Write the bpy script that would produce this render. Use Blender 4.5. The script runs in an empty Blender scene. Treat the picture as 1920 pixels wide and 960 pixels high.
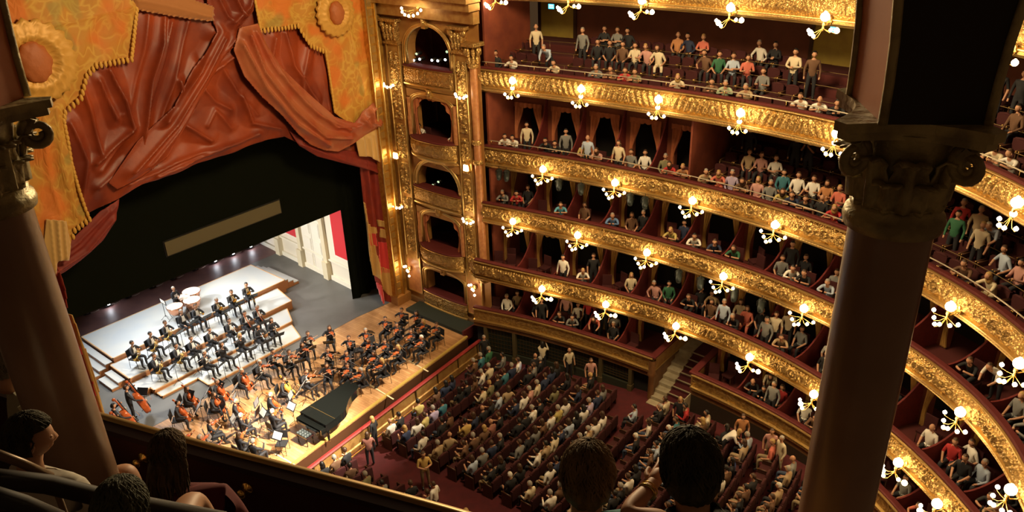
import bpy, bmesh, math, random
import numpy as np
from mathutils import Vector, Matrix
random.seed(7); np.random.seed(7)
SC = bpy.context.scene
COL = SC.collection
PI = math.pi
# ------------------------------------------------------------------ camera
YAW, PITCH, ROLL, FPX = math.radians(40), math.radians(-26), math.radians(-1.95), 1480.0
CAM = np.array([-16.59, -29.22, 22.2])
def _rot():
    F = np.array([math.cos(YAW)*math.cos(PITCH), math.sin(YAW)*math.cos(PITCH), math.sin(PITCH)])
    r = np.cross(F, [0, 0, 1]); r /= np.linalg.norm(r); u = np.cross(r, F)
    a = math.cos(ROLL)*r+math.sin(ROLL)*u; b = -math.sin(ROLL)*r+math.cos(ROLL)*u
    return np.array([a, b, -F]).T
RC = _rot()
def ray(q): return RC @ np.array([q[0]-960.0, -(q[1]-480.0), -FPX])
def at(q, ax, v):
    r = ray(q); return CAM+(v-CAM[ax])/r[ax]*r
def rng(q, d):
    r = ray(q); return CAM+r/np.linalg.norm(r)*d
def proj(P):
    v = RC.T @ (np.array(P, float)-CAM)
    return (960+FPX*v[0]/-v[2], 480-FPX*v[1]/-v[2]) if v[2] < -.1 else (-9e3, -9e3)
def zat(x, y, py):
    lo, hi = -2., 26.
    for _ in range(40):
        m = (lo+hi)/2
        if proj((x, y, m))[1] > py: lo = m
        else: hi = m
    return lo
cd = bpy.data.cameras.new('camera'); cd.sensor_width = 36; cd.lens = 36*FPX/1920; cd.clip_end = 300; cd.clip_start = .05
cam = bpy.data.objects.new('camera', cd); COL.objects.link(cam); SC.camera = cam
mw = np.eye(4); mw[:3, :3] = RC; mw[:3, 3] = CAM; cam.matrix_world = Matrix(mw.tolist())
# ------------------------------------------------------------------ world, exposure, big lights
SC.view_settings.view_transform = 'Standard'; SC.view_settings.look = 'None'; SC.view_settings.gamma = 1
SC.view_settings.exposure = 0.0; SC.view_settings.use_curve_mapping = False
SC.cycles.max_bounces = 5; SC.cycles.diffuse_bounces = 3; SC.cycles.glossy_bounces = 2; SC.cycles.sample_clamp_indirect = 4
SC.cycles.sample_clamp_direct = 0
W = bpy.data.worlds.new('world'); SC.world = W; W.use_nodes = True
W.node_tree.nodes['Background'].inputs[0].default_value = (1.0, .55, .25, 1)
W.node_tree.nodes['Background'].inputs[1].default_value = 0.055
def light(name, kind, loc, target, energy, color, size=.3, sizey=None, angle=None, blend=.3):
    l = bpy.data.lights.new(name, kind); l.energy = energy; l.color = color
    if kind == 'AREA':
        l.shape = 'RECTANGLE'; l.size = size; l.size_y = sizey or size
        if angle: l.spread = angle
    elif kind == 'SPOT':
        l.spot_size = angle; l.spot_blend = blend; l.shadow_soft_size = size
    else: l.shadow_soft_size = size
    o = bpy.data.objects.new(name, l); COL.objects.link(o); o.location = loc
    if target is not None:
        o.rotation_euler = (Vector(target)-Vector(loc)).to_track_quat('-Z', 'Y').to_euler()
    return o
WARM = (1.0, .66, .30)
light('dome_chandelier_light', 'POINT', (0, -17, 23.5), None, 10500, (1, .73, .40), 1.8)
light('front_of_house_spot', 'SPOT', (2, -22, 23.5), (-2.2, -4.4, 1.1), 170000, (1, .88, .70), .3, angle=math.radians(15), blend=1.0)
light('front_of_house_spot', 'SPOT', (10, -16, 21), (-1, -2.5, 1.1), 40000, (1, .86, .66), .3, angle=math.radians(30), blend=.5)
light('stage_batten_light', 'AREA', (-3.5, 7.6, 9.5), (-1.0, 4.6, 1.2), 440, (.93, .97, 1), 5, 1.2, math.radians(100))
light('stage_batten_light', 'AREA', (3.0, 7.6, 9.5), (2.5, 3.0, 1.2), 330, (1, .93, .82), 4, 1.2, math.radians(110))
light('stage_border_light', 'SPOT', (-3.0, 3.2, 11.5), (-1.5, -1.6, 1.1), 4200, (1, .92, .78), .25, angle=math.radians(50), blend=.5)
light('added_set_wall_spot', 'SPOT', (-3, 8.5, 6.2), (8.3, 6.5, 2.6), 4500, (1, .93, .82), .3, angle=math.radians(60), blend=.6)  # unseen lamp added to brighten the white set wall
# ------------------------------------------------------------------ materials
MATS = {}
def N(nt, t, **kw):
    n = nt.nodes.new(t)
    for k, v in kw.items():
        if k.startswith('i_'):
            key = k[2:]; key = int(key) if key.isdigit() else key.replace('_', ' ')
            n.inputs[key].default_value = v
        else: setattr(n, k, v)
    return n
def mat(name, col, rough=.6, metal=0., emit=0., coat=0., bump=None, var=None, sheen=0., spec=.5, use_obj_color=False, sample=True):
    """bump=(scale, strength, kind) ; var=(scale, colour2, amount[, stretch])"""
    if name in MATS: return MATS[name]
    m = bpy.data.materials.new(name); m.use_nodes = True; nt = m.node_tree
    b = nt.nodes['Principled BSDF']; L = nt.links
    b.inputs['Base Color'].default_value = (*col, 1); b.inputs['Roughness'].default_value = rough; b.inputs['Metallic'].default_value = metal
    b.inputs['Coat Weight'].default_value = coat; b.inputs['Sheen Weight'].default_value = sheen; b.inputs['Specular IOR Level'].default_value = spec
    if emit:
        b.inputs['Emission Color'].default_value = (*col, 1); b.inputs['Emission Strength'].default_value = emit
        if not sample: m.cycles.emission_sampling = 'NONE'
    if use_obj_color:
        oi = N(nt, 'ShaderNodeObjectInfo'); L.new(oi.outputs['Color'], b.inputs['Base Color'])
    tc = None
    def coords():
        nonlocal tc
        if tc is None: tc = N(nt, 'ShaderNodeTexCoord')
        return tc.outputs['Object']
    if var:
        mp = N(nt, 'ShaderNodeMapping'); L.new(coords(), mp.inputs[0])
        if len(var) > 3: mp.inputs['Scale'].default_value = var[3]
        nz = N(nt, 'ShaderNodeTexNoise', i_Scale=var[0], i_Detail=4.0); L.new(mp.outputs[0], nz.inputs['Vector'])
        rp = N(nt, 'ShaderNodeMapRange', i_1=.4, i_2=.62, i_4=var[2]); L.new(nz.outputs[0], rp.inputs[0])
        mx = N(nt, 'ShaderNodeMix', data_type='RGBA'); mx.inputs[6].default_value = (*col, 1); mx.inputs[7].default_value = (*var[1], 1)
        L.new(rp.outputs[0], mx.inputs[0]); L.new(mx.outputs[2], b.inputs['Base Color'])
    if bump:
        if bump[2] == 'voronoi': t = N(nt, 'ShaderNodeTexVoronoi', i_Scale=bump[0]); out = t.outputs[0]
        elif bump[2] == 'wave': t = N(nt, 'ShaderNodeTexWave', i_Scale=bump[0], i_Distortion=6.0, i_Detail=2.0); out = t.outputs[1]
        else: t = N(nt, 'ShaderNodeTexNoise', i_Scale=bump[0], i_Detail=5.0); out = t.outputs[0]
        L.new(coords(), t.inputs['Vector'])
        bp = N(nt, 'ShaderNodeBump', i_Strength=bump[1], i_Distance=.03); L.new(out, bp.inputs['Height']); L.new(bp.outputs[0], b.inputs['Normal'])
    MATS[name] = m; return m
GOLD = mat('gilded_plaster', (.57, .365, .12), .38, .70, bump=(13, 1.0, 'voronoi'), var=(7, (.30, .16, .05), .6))
GOLDB = mat('burnished_gold', (.66, .45, .16), .33, .80, bump=(18, .35, 'noise'))
GOLDF = mat('flat_gold_paint', (.48, .29, .09), .48, .45, bump=(14, .3, 'noise'), var=(3, (.34, .15, .04), .7))
BRONZE = mat('dull_bronze_paint', (.10, .062, .02), .5, .5, bump=(20, .5, 'noise'))
OCHRE = mat('ochre_wall_paint', (.40, .20, .05), .6, .1, var=(2, (.30, .12, .03), .6))
PINKISH = mat('rose_marble', (.42, .17, .07), .3, .0, var=(5, (.55, .26, .10), .8))
REDWALL = mat('dark_red_wall', (.20, .045, .018), .7, var=(1.5, (.12, .02, .01), .7))
VELVET = mat('red_velvet', (.15, .012, .007), .8, var=(9, (.09, .006, .005), .6))
RAILRED = mat('red_rail_velvet', (.10, .008, .007), .75)
SEATRED = mat('seat_velvet', (.050, .005, .005), .85)
DARK = mat('opening_shade_black', (.012, .010, .008), .9)  # near-black colour stands in for shade inside doorways and bays
CARPET = mat('red_carpet', (.085, .008, .010), .95, bump=(120, .3, 'noise'), var=(3, (.06, .006, .008), .7))
WOODD = mat('dark_wood', (.07, .028, .012), .45, bump=(8, .1, 'noise'))
WOODM = mat('parquet_wall_wood', (.22, .10, .035), .5, .1, var=(3, (.14, .06, .02), .7))
BLACKCLOTH = mat('black_masking_cloth', (.006, .0075, .004), 1.0, spec=.05)
BRASS = mat('brass', (.80, .52, .16), .25, .9)
GLOBE = mat('lit_glass_globe', (1.0, .78, .42), .3, emit=14, sample=False)
GLOBEW = mat('lit_frosted_globe', (1.0, .88, .66), .3, emit=12, sample=False)
STEEL = mat('grey_steel', (.30, .30, .30), .35, .9)
BLACKP = mat('black_lacquer', (.008, .009, .008), .12, coat=.6)
BLACKM = mat('black_metal', (.012, .012, .013), .4, .3)
STONE = mat('pale_stone_step', (.42, .36, .24), .6, var=(4, (.30, .24, .15), .6))
# ------------------------------------------------------------------ mesh helpers
class MB:
    def __init__(s): s.v = []; s.f = []; s.m = []; s.sm = []
    def add(s, vs, fs, mi=0, smooth=False):
        o = len(s.v); s.v.extend([tuple(map(float, v)) for v in vs]); s.f.extend([tuple(i+o for i in f) for f in fs])
        s.m.extend([mi]*len(fs)); s.sm.extend([smooth]*len(fs)); return s
    def box(s, c, d, rz=0, mi=0, M=None, taper=1.0):
        vs = []
        for z in (-.5, .5):
            t = taper if z > 0 else 1
            for x, y in ((-.5, -.5), (.5, -.5), (.5, .5), (-.5, .5)):
                vs.append(Vector((x*d[0]*t, y*d[1]*t, z*d[2])))
        R = M if M is not None else Matrix.Rotation(rz, 3, 'Z')
        vs = [R @ v+Vector(c) for v in vs]
        return s.add(vs, [(3, 2, 1, 0), (4, 5, 6, 7), (0, 1, 5, 4), (1, 2, 6, 5), (2, 3, 7, 6), (3, 0, 4, 7)], mi)
    def tube(s, pts, rs, n=8, mi=0, cap=True):
        pts = [Vector(p) for p in pts]
        if not hasattr(rs, '__len__'): rs = [rs]*len(pts)
        vs = []; up = None
        for i, p in enumerate(pts):
            t = (pts[min(i+1, len(pts)-1)]-pts[max(i-1, 0)]).normalized()
            if up is None: up = Vector((0, 0, 1)) if abs(t.z) < .9 else Vector((1, 0, 0))
            a = t.cross(up).normalized(); b = a.cross(t).normalized(); up = b
            for k in range(n):
                w = 2*PI*k/n; vs.append(p+(a*math.cos(w)+b*math.sin(w))*rs[i])
        fs = []
        for i in range(len(pts)-1):
            for k in range(n):
                fs.append((i*n+k, i*n+(k+1) % n, (i+1)*n+(k+1) % n, (i+1)*n+k))
        if cap: fs += [tuple(range(n))[::-1], tuple((len(pts)-1)*n+k for k in range(n))]
        return s.add(vs, fs, mi, True)
    def sphere(s, c, r, nu=12, nv=8, mi=0, fn=None, keep=None):
        if not hasattr(r, '__len__'): r = (r, r, r)
        vs = []; dirs = []
        for j in range(nv+1):
            th = PI*j/nv
            for i in range(nu):
                ph = 2*PI*i/nu; d = Vector((math.sin(th)*math.cos(ph), math.sin(th)*math.sin(ph), math.cos(th)))
                k = fn(d) if fn else 1.0
                dirs.append(d); vs.append(Vector((d.x*r[0]*k+c[0], d.y*r[1]*k+c[1], d.z*r[2]*k+c[2])))
        fs = []
        for j in range(nv):
            for i in range(nu):
                q = (j*nu+i, (j+1)*nu+i, (j+1)*nu+(i+1) % nu, j*nu+(i+1) % nu)
                if keep and not keep(sum((dirs[k] for k in q), Vector())/4): continue
                fs.append(q)
        return s.add(vs, fs, mi, True)
    def lathe(s, prof, c=(0, 0, 0), n=16, mi=0, M=None, fn=None):
        vs = []
        for r, z in prof:
            for k in range(n):
                w = 2*PI*k/n; rr = r*(fn(w, z) if fn else 1); v = Vector((rr*math.cos(w), rr*math.sin(w), z))
                if M is not None: v = M @ v
                vs.append(v+Vector(c))
        fs = [(i*n+k, i*n+(k+1) % n, (i+1)*n+(k+1) % n, (i+1)*n+k) for i in range(len(prof)-1) for k in range(n)]
        return s.add(vs, fs, mi, True)
    def prism(s, poly, z0, z1, mi=0, T=None):
        n = len(poly); vs = [Vector((p[0], p[1], z0)) for p in poly]+[Vector((p[0], p[1], z1)) for p in poly]
        if T is not None: vs = [T(v) for v in vs]
        return s.add(vs, [tuple(range(n))[::-1], tuple(range(n, 2*n))]+[(i, (i+1) % n, (i+1) % n+n, i+n) for i in range(n)], mi)
    def grid(s, P, mi=0, smooth=True, flip=False):
        """P: array (a,b,3)"""
        a, b = P.shape[:2]
        idx = np.arange(a*b).reshape(a, b)
        q = np.stack([idx[:-1, :-1], idx[1:, :-1], idx[1:, 1:], idx[:-1, 1:]], -1).reshape(-1, 4)
        if flip: q = q[:, ::-1]
        o = len(s.v); s.v.extend(map(tuple, P.reshape(-1, 3).tolist())); s.f.extend(map(tuple, (q+o).tolist()))
        s.m.extend([mi]*len(q)); s.sm.extend([smooth]*len(q)); return s
    def mesh(s, name, mats):
        me = bpy.data.meshes.new(name); me.from_pydata(s.v, [], s.f)
        for m in (mats if isinstance(mats, (list, tuple)) else [mats]): me.materials.append(m)
        me.polygons.foreach_set('material_index', s.m); me.polygons.foreach_set('use_smooth', s.sm); me.update(); return me
    def build(s, name, mats, parent=None, loc=None, rz=0):
        o = bpy.data.objects.new(name, s.mesh(name, mats)); COL.objects.link(o)
        if parent is not None: o.parent = parent
        if loc is not None: o.location = loc; o.rotation_euler = (0, 0, rz)
        return o
USED = set()
def tag(o, label, cat=None, group=None, kind=None):
    if label:
        if cat and not group:
            assert label not in USED, label
            USED.add(label)
        o['label'] = label
    if cat: o['category'] = cat
    if group: o['group'] = group
    if kind: o['kind'] = kind
    return o
def struct(o): o['kind'] = 'structure'; return o
def empty(name, loc=(0, 0, 0), rz=0, label=None, cat=None, group=None):
    o = bpy.data.objects.new(name, None); COL.objects.link(o); o.location = loc; o.rotation_euler = (0, 0, rz); o.empty_display_size = .1
    return tag(o, label, cat, group)
def inst(name, me, parent=None, loc=(0, 0, 0), rz=0, scale=1):
    o = bpy.data.objects.new(name, me); COL.objects.link(o); o.parent = parent; o.location = loc; o.rotation_euler = (0, 0, rz)
    if scale != 1: o.scale = (scale,)*3
    return o
def copy_tree(o, parent=None):
    c = o.copy(); COL.objects.link(c); c.parent = parent
    for ch in KIDS.get(o.name, []): copy_tree(ch, c)
    return c
KIDS = {}
def proto(o):
    """remember an object's children once so copies need no searching"""
    for x in [o]+list(o.children_recursive): KIDS[x.name] = list(x.children)
    return o
ORD = 'first second third fourth fifth sixth seventh eighth ninth tenth eleventh twelfth thirteenth fourteenth fifteenth sixteenth seventeenth eighteenth nineteenth twentieth'.split()
TENS = {20: 'twenty', 30: 'thirty', 40: 'forty', 50: 'fifty', 60: 'sixty'}
def onum(n):
    if n <= 20: return ORD[n-1]
    t, u = n//10*10, n % 10
    return (TENS[t][:-1]+'ieth') if u == 0 else TENS[t]+'-'+ORD[u-1]
# ------------------------------------------------------------------ hall curves (plan of each balcony front)
class Curve:
    def __init__(s, px, z, y0=-5.9, ext=7.0):
        P = np.array([at(q, 2, z)[:2] for q in px]); t = np.r_[0, np.cumsum(np.hypot(*np.diff(P, axis=0).T))]
        deg = 4; cx, cy = np.polyfit(t, P[:, 0], deg), np.polyfit(t, P[:, 1], deg)
        tt = np.arange(0, t[-1], .05); X, Y = np.polyval(cx, tt), np.polyval(cy, tt)
        h0 = np.array([X[20]-X[0], Y[20]-Y[0]]); h0 /= np.linalg.norm(h0)
        pre = []
        p = np.array([X[0], Y[0]])
        if p[1] < y0-.1:
            k = int((y0-p[1])/abs(h0[1])/.05); pre = [p-h0*.05*i for i in range(k, 0, -1)]
        pts = [tuple(a) for a in pre]+list(zip(X, Y))
        pts = [a for a in pts if a[1] <= y0+.02]
        e = np.array(pts[-1]); a0 = math.atan2(pts[-1][1]-pts[-21][1], pts[-1][0]-pts[-21][0]); a1 = math.atan2(pts[-61][1]-pts[-81][1], pts[-61][0]-pts[-81][0])
        rate = max(min((a0-a1)/3.0, -.03), -.14)
        for i in range(int(ext/.05)):
            a0 += rate*.05; e = e+.05*np.array([math.cos(a0), math.sin(a0)]); pts.append(tuple(e))
        s.p = np.array(pts); d = np.gradient(s.p, axis=0); d /= np.linalg.norm(d, axis=1)[:, None]
        s.n = np.stack([-d[:, 1], d[:, 0]], 1); s.t = d; s.s = np.r_[0, np.cumsum(np.hypot(*np.diff(s.p, axis=0).T))]; s.L = s.s[-1]
    def P(s, u, d, z):
        """u, d, z broadcastable arrays -> (...,3)"""
        u, d, z = np.broadcast_arrays(u, d, z)
        x = np.interp(u, s.s, s.p[:, 0])+np.interp(u, s.s, s.n[:, 0])*d
        y = np.interp(u, s.s, s.p[:, 1])+np.interp(u, s.s, s.n[:, 1])*d
        return np.stack([x, y, z], -1)
    def near(s, xy):
        k = int(np.argmin(np.hypot(s.p[:, 0]-xy[0], s.p[:, 1]-xy[1])))
        return s.s[k], float(np.dot(np.array(xy)-s.p[k], s.n[k]))
    def ang(s, u):
        """yaw whose +Y axis faces the hall"""
        nx, ny = np.interp(u, s.s, s.n[:, 0]), np.interp(u, s.s, s.n[:, 1]); return math.atan2(-ny, -nx)-PI/2
PXC = dict(
 bajos=((919,581),(1030,607),(1140,639),(1190,655),(1294,702),(1400,743),(1440,762),(1523,813),(1627,900),(1687,953)),
 balcon=((908,490),(960,503),(1060,524),(1200,560),(1300,593),(1440,650),(1543,710),(1653,790),(1767,893),(1820,953)),
 altos=((908,380),(960,388),(1060,408),(1200,443),(1300,468),(1440,513),(1570,570),(1693,640),(1773,687),(1850,760),(1920,860)),
 caz=((908,272),(960,280),(1100,301),(1193,320),(1300,343),(1440,383),(1593,427),(1720,490),(1820,545),(1920,617)),
 tert=((908,127),(1000,136),(1100,147),(1250,168),(1440,197),(1573,223),(1817,300),(1873,320),(1920,343)),
 gal=((940,0),(1127,10),(1440,37),(1623,57),(1860,97),(1920,110)))
ZT = dict(bajos=3.0, balcon=5.5, altos=8.2, caz=10.9, tert=14.5, gal=18.45)
CV = {k: Curve(PXC[k], ZT[k] if k != 'gal' else 17.25) for k in PXC}
TIERNAME = dict(bajos='lowest box tier', balcon='second box tier', altos='third box tier', caz='fourth tier', tert='fifth tier', gal='top tier')
# ------------------------------------------------------------------ relief patterns for the gilded fronts
def relief(kind, U, V, H):
    """U metres along, V 0..1 down the panel, returns 0..1 height"""
    Y = (V-.5)*H
    def ring(p, r0, w, ph=0):
        x = (U+ph) % p-p/2; r = np.hypot(x, Y); return np.exp(-((r-r0)/w)**2), r, np.arctan2(Y, x)
    if kind == 'leaf':
        side = np.sign(((U % 3.6)-1.8)); h = .5+.5*np.cos(2*PI*(U/.26+side*V*.9)); h = h**.6*np.clip(np.sin(PI*V)*1.8, 0, 1)
        r, rr, a = ring(3.6, .0, .26); h = np.maximum(h*(1-r*.6), r*(.6+.4*np.cos(8*a)))
    elif kind == 'palmette':
        r, rr, a = ring(.62, .20, .045); f = np.exp(-(rr/.15)**2)*(.6+.4*np.cos(7*a)); s, _, _ = ring(.62, .10, .05, .31)
        h = np.maximum(np.maximum(r, f), s*.8)
    elif kind == 'vine':
        w = np.abs(Y-.17*np.sin(2*PI*U/1.1)); h = np.exp(-(w/.045)**2)
        r, rr, a = ring(1.1, .11, .04, .0); r2, rr2, a2 = ring(1.1, .11, .04, .55)
        h = np.maximum(h, .8*(.5+.5*np.cos(2*PI*U/.14))*np.exp(-((np.abs(Y)-.2)/.07)**2)); h = np.maximum(h, np.maximum(r, r2)*.8)
        m, rr, a = ring(3.7, .20, .05, .9); c = np.exp(-(rr/.13)**2); h = np.maximum(h*(1-np.exp(-(rr/.24)**4)), np.maximum(m, c))
    elif kind == 'scroll':
        h = np.maximum(np.exp(-((Y-.15*np.sin(2*PI*U/.9))/.04)**2), np.exp(-((Y+.15*np.sin(2*PI*U/.9))/.04)**2))
        r, rr, a = ring(.9, .12, .04, .0); h = np.maximum(h, r*.9); r, rr, a = ring(.45, .0, .09, .1); h = np.maximum(h, r*(.6+.4*np.cos(6*a)))
        m, rr, a = ring(3.6, .23, .05, .4); c = np.exp(-(rr/.15)**2)*(.6+.4*np.cos(6*a)); h = np.maximum(h*(1-np.exp(-(rr/.27)**4)), np.maximum(m, c))
    elif kind == 'panel':
        x = (U % 1.9)/1.9; fr = np.exp(-((np.minimum(x, 1-x)-.10)/.012)**2)+np.exp(-((np.abs(V-.5)-.36)/.04)**2)*(np.abs(x-.5)<.4)
        r, rr, a = ring(1.9, .10, .05, .95); s = .45*np.exp(-((Y-.07*np.sin(2*PI*U/.38))/.04)**2)*(np.abs(x-.5) < .34); h = np.clip(np.maximum(np.maximum(fr, r), s), 0, 1)
    n = .10*np.sin(U*41+7*np.sin(V*13))*np.sin(V*17+3*np.sin(U*9))
    return np.clip(h+n, -.1, 1.1)
def k_rail(label): return 'fifth tier' in label or 'fourth tier' in label
def band(name, c, s0, s1, zt, kind, label, H=.68, bow=.10, amp=.10, step=.035, railmat=None, handrail=True, group=None, cat='parapet', caps=False):
    """a balcony front: carved panel, mouldings, velvet rail, brass handrail"""
    t = empty(name, tuple(c.P(s0, 0, zt-1.1)), 0, label, cat, group); handrail = k_rail(label)
    O = np.array(t.location)
    U = np.arange(s0, s1+step/2, step)[:, None]; V = np.linspace(0, 1, 19)[None, :]
    d = -bow*np.sin(PI*V)-relief(kind, U, V, H)*amp
    d = d+0*U
    m = MB(); m.grid(c.P(U, d, zt-.14-V*H)-O, flip=True); m.build('carved_panel', GOLD, t, None)
    def prof(pr, nm, mt, st=.15, smooth=False):
        u = np.arange(s0, s1+st/2, st)[:, None]; pr = np.array(pr)
        mm = MB(); mm.grid(c.P(u, pr[None, :, 0], pr[None, :, 1])-O, smooth=smooth); mm.build(nm, mt, t)
    prof([(.16, zt-.02), (.16, zt+.03), (-.03, zt+.045), (-.07, zt+.02), (-.07, zt-.03), (-.04, zt-.05)], 'velvet_rail', railmat or RAILRED)
    prof([(-.04, zt-.04), (-.13, zt-.055), (-.14, zt-.08), (-.06, zt-.115), (-.02, zt-.15)], 'upper_moulding', GOLDB)
    zb = zt-.14-H
    prof([(-.0, zb+.01), (-.11, zb-.02), (-.12, zb-.05), (-.05, zb-.08), (-.09, zb-.13), (-.08, zb-.17), (.0, zb-.22), (.05, zb-.27), (.12, zb-.29)], 'lower_moulding', GOLDB)
    # bead course
    u = np.arange(s0, s1, .03)[:, None]; w = np.linspace(0, 1, 4)[None, :]
    mm = MB(); mm.grid(c.P(u, -.07-.03*np.abs(np.sin(u*PI/.12))*np.sin(PI*w), zb-.08-.06*w)-O, flip=True); mm.build('bead_moulding', GOLDF, t)
    prof([(.17, zt-.02), (.20, zt-.85)], 'inner_lining', VELVET)
    if handrail:
        m = MB(); u = np.arange(s0+.1, s1-.05, .3)
        m.tube([c.P(a, .06, zt+.24)-O for a in u], .022, 6); m.build('handrail', mat('pale_handrail', (.55, .48, .36), .35, .5), t)
        m = MB()
        for a in np.arange(s0+.3, s1-.2, 1.2): m.tube([c.P(a, .06, zt+.03)-O, c.P(a, .06, zt+.24)-O], .012, 5)
        m.build('handrail_post_strip', BRASS, t)
    return t
def sweepo(name, c, s0, s1, prof, mt, st=.3, parent=None, smooth=False):
    u = np.arange(s0, s1+st/2, st)[:, None]; pr = np.array(prof); m = MB(); m.grid(c.P(u, pr[None, :, 0], pr[None, :, 1]), smooth=smooth)
    return m.build(name, mt, parent)
def su(k, px, z=None):
    """arc position on balcony k under photo point px"""
    return CV[k].near(at(px, 2, ZT[k] if z is None else z)[:2])[0]
# ------------------------------------------------------------------ stalls floor and stage
def fz(y): return max(0, .09*(-y-6))
m = MB(); m.grid(np.array([[(x, y, (.09*(-y-6) if y < -6 else 0)) for x in (-13, 0, 13)] for y in (2.0, -6.0, -33)]), smooth=False)
struct(m.build('floor', CARPET))
def apf(x): return -6.02+.072*x          # front edge of the stage
# stage boards
WOODS = bpy.data.materials.new('stage_boards'); WOODS.use_nodes = True
nt = WOODS.node_tree; L = nt.links; b = nt.nodes['Principled BSDF']; b.inputs['Roughness'].default_value = .42
tc = N(nt, 'ShaderNodeTexCoord'); mp = N(nt, 'ShaderNodeMapping'); L.new(tc.outputs['Object'], mp.inputs[0]); mp.inputs['Rotation'].default_value = (0, 0, PI/2)
br = N(nt, 'ShaderNodeTexBrick', i_Scale=1.0, i_Color1=(.62, .36, .17, 1), i_Color2=(.46, .24, .10, 1), i_Mortar=(.20, .095, .04, 1), i_Mortar_Size=.004, i_Brick_Width=2.2, i_Row_Height=.13)
L.new(mp.outputs[0], br.inputs[0]); nz = N(nt, 'ShaderNodeTexNoise', i_Scale=1.2, i_Detail=5.0); L.new(tc.outputs['Object'], nz.inputs[0])
mx = N(nt, 'ShaderNodeMix', data_type='RGBA'); mx.blend_type = 'MULTIPLY'; rp = N(nt, 'ShaderNodeValToRGB'); rp.color_ramp.elements[0].color = (.62, .55, .48, 1); rp.color_ramp.elements[0].position = .3; rp.color_ramp.elements[1].color = (1.1, 1.1, 1.05, 1); rp.color_ramp.elements[1].position = .7
L.new(nz.outputs[0], rp.inputs[0]); mx.inputs[0].default_value = 1; L.new(br.outputs[0], mx.inputs[6]); L.new(rp.outputs[0], mx.inputs[7]); L.new(mx.outputs[2], b.inputs[0])
xs = np.linspace(-11, 8.0, 20); ZS = 1.1
poly = [(x, apf(x)) for x in xs]+[(8.0, -1.1), (9.0, -1.1), (9.0, .05), (8.3, .35), (6, .62), (-6.2, .62), (-11, .62)]
m = MB(); m.prism(poly, ZS-.12, ZS); struct(m.build('floor', WOODS))
GREYF = mat('grey_stage_floor', (.105, .105, .10), .45, var=(.8, (.14, .14, .135), .7))
m = MB(); m.prism([(-11, .64), (-6.2, .64), (6, .64), (8.3, .37), (10.5, .37), (10.5, 12.2), (-11, 12.2)], ZS-.12, ZS); struct(m.build('floor', GREYF))
MAROON = mat('maroon_backstage_floor', (.17, .085, .075), .5, var=(1.5, (.12, .06, .06), .7))
m = MB(); m.prism([(-11, 10.9), (8.6, 10.9), (8.6, 13.4), (-11, 13.4)], ZS-.1, ZS+.004); struct(m.build('floor', MAROON))
# dark joint strip, pale strips of the lift boards
m = MB(); m.box((0, 0, 0), (12.6, .13, .012)); o = m.build('trim_1', mat('dark_joint', (.05, .03, .02), .6), None, (1.6, -2.55, ZS+.006), math.radians(1)); struct(o)
for i, (a, bb) in enumerate((((766, 676), (803, 697)), ((692, 721), (738, 749)), ((508, 846), (552, 872)))):
    p, q = at(a, 2, ZS), at(bb, 2, ZS); m = MB(); L_ = np.linalg.norm(q-p); m.box((0, 0, 0), (L_, .07, .012))
    struct(m.build('trim_2', mat('pale_floor_strip', (.72, .60, .36), .4), None, tuple((p+q)/2+[0, 0, .008]), math.atan2(*(q-p)[1::-1])))
# stage front: edge trim, fascia, pit rail
def fpath(off, z, x0=-11, x1=8.05, n=24): return [(x, apf(x)-off, z) for x in np.linspace(x0, x1, n)]
t = empty('stage_apron', (0, -6.3, 0), 0, 'dark panelled front of the stage with thin gilded edge above the pit rail', 'stage front')
def along(off_z, nm, mt, par, O, x0=-11, x1=8.05):
    m = MB(); xs = np.linspace(x0, x1, 30); P = np.array([[(x, apf(x)-o, z) for (o, z) in off_z] for x in xs])-np.array(O); m.grid(P, smooth=False); return m.build(nm, mt, par)
O = (0, -6.3, 0)
along([(-.10, 1.115), (.0, 1.115), (.02, 1.06), (-.02, 1.04)], 'gilded_edge', mat('edge_gold_paint', (.60, .42, .10), .4, .3), t, O)
along([(-.02, 1.04), (.0, .55), (.0, .0)], 'fascia', WOODD, t, O)
t = empty('pit_rail', (0, -6.8, 0), 0, 'long rail with red velvet top and panelled side below the stage front', 'rail'); O = (0, -6.8, 0)
ZR = .86
along([(.42, ZR-.05), (.38, ZR), (.45, ZR+.05), (.55, ZR+.05), (.60, ZR), (.57, ZR-.05)], 'velvet_top', mat('bright_red_rail', (.26, .016, .014), .65), t, O, -11, 9.0)
along([(.46, ZR-.05), (.46, .05)], 'inner_panel', WOODD, t, O, -11, 9.0)
along([(.55, ZR-.05), (.53, ZR-.12), (.55, .30), (.60, .26), (.60, .0)], 'outer_panel', GOLDF, t, O, -11, 9.0)
for x in np.arange(-10.5, 9, 1.55):
    m = MB(); m.box((x, apf(x)-.56+6.8, ZR/2), (.06, .05, ZR-.08)); m.build('post', BRONZE, t)
along([(.70, .10), (.72, .13), (.76, .13), (.78, .10)], 'brass_foot_bar', BRASS, t, O, -11, 9.0)
# black platform by the boxes, red end
t = empty('side_platform', (8.5, -3.1, ZS), 0, 'low black platform with red end beside the gilded stage boxes', 'platform')
m = MB(); m.box((0, 0, .02), (1.05, 4.1, .3)); m.build('black_top', mat('dark_green_cloth', (.018, .024, .014), .9), t)
m = MB(); m.box((0, -2.1, -.06), (1.1, .09, .62)); m.build('red_end', RAILRED, t)
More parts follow.
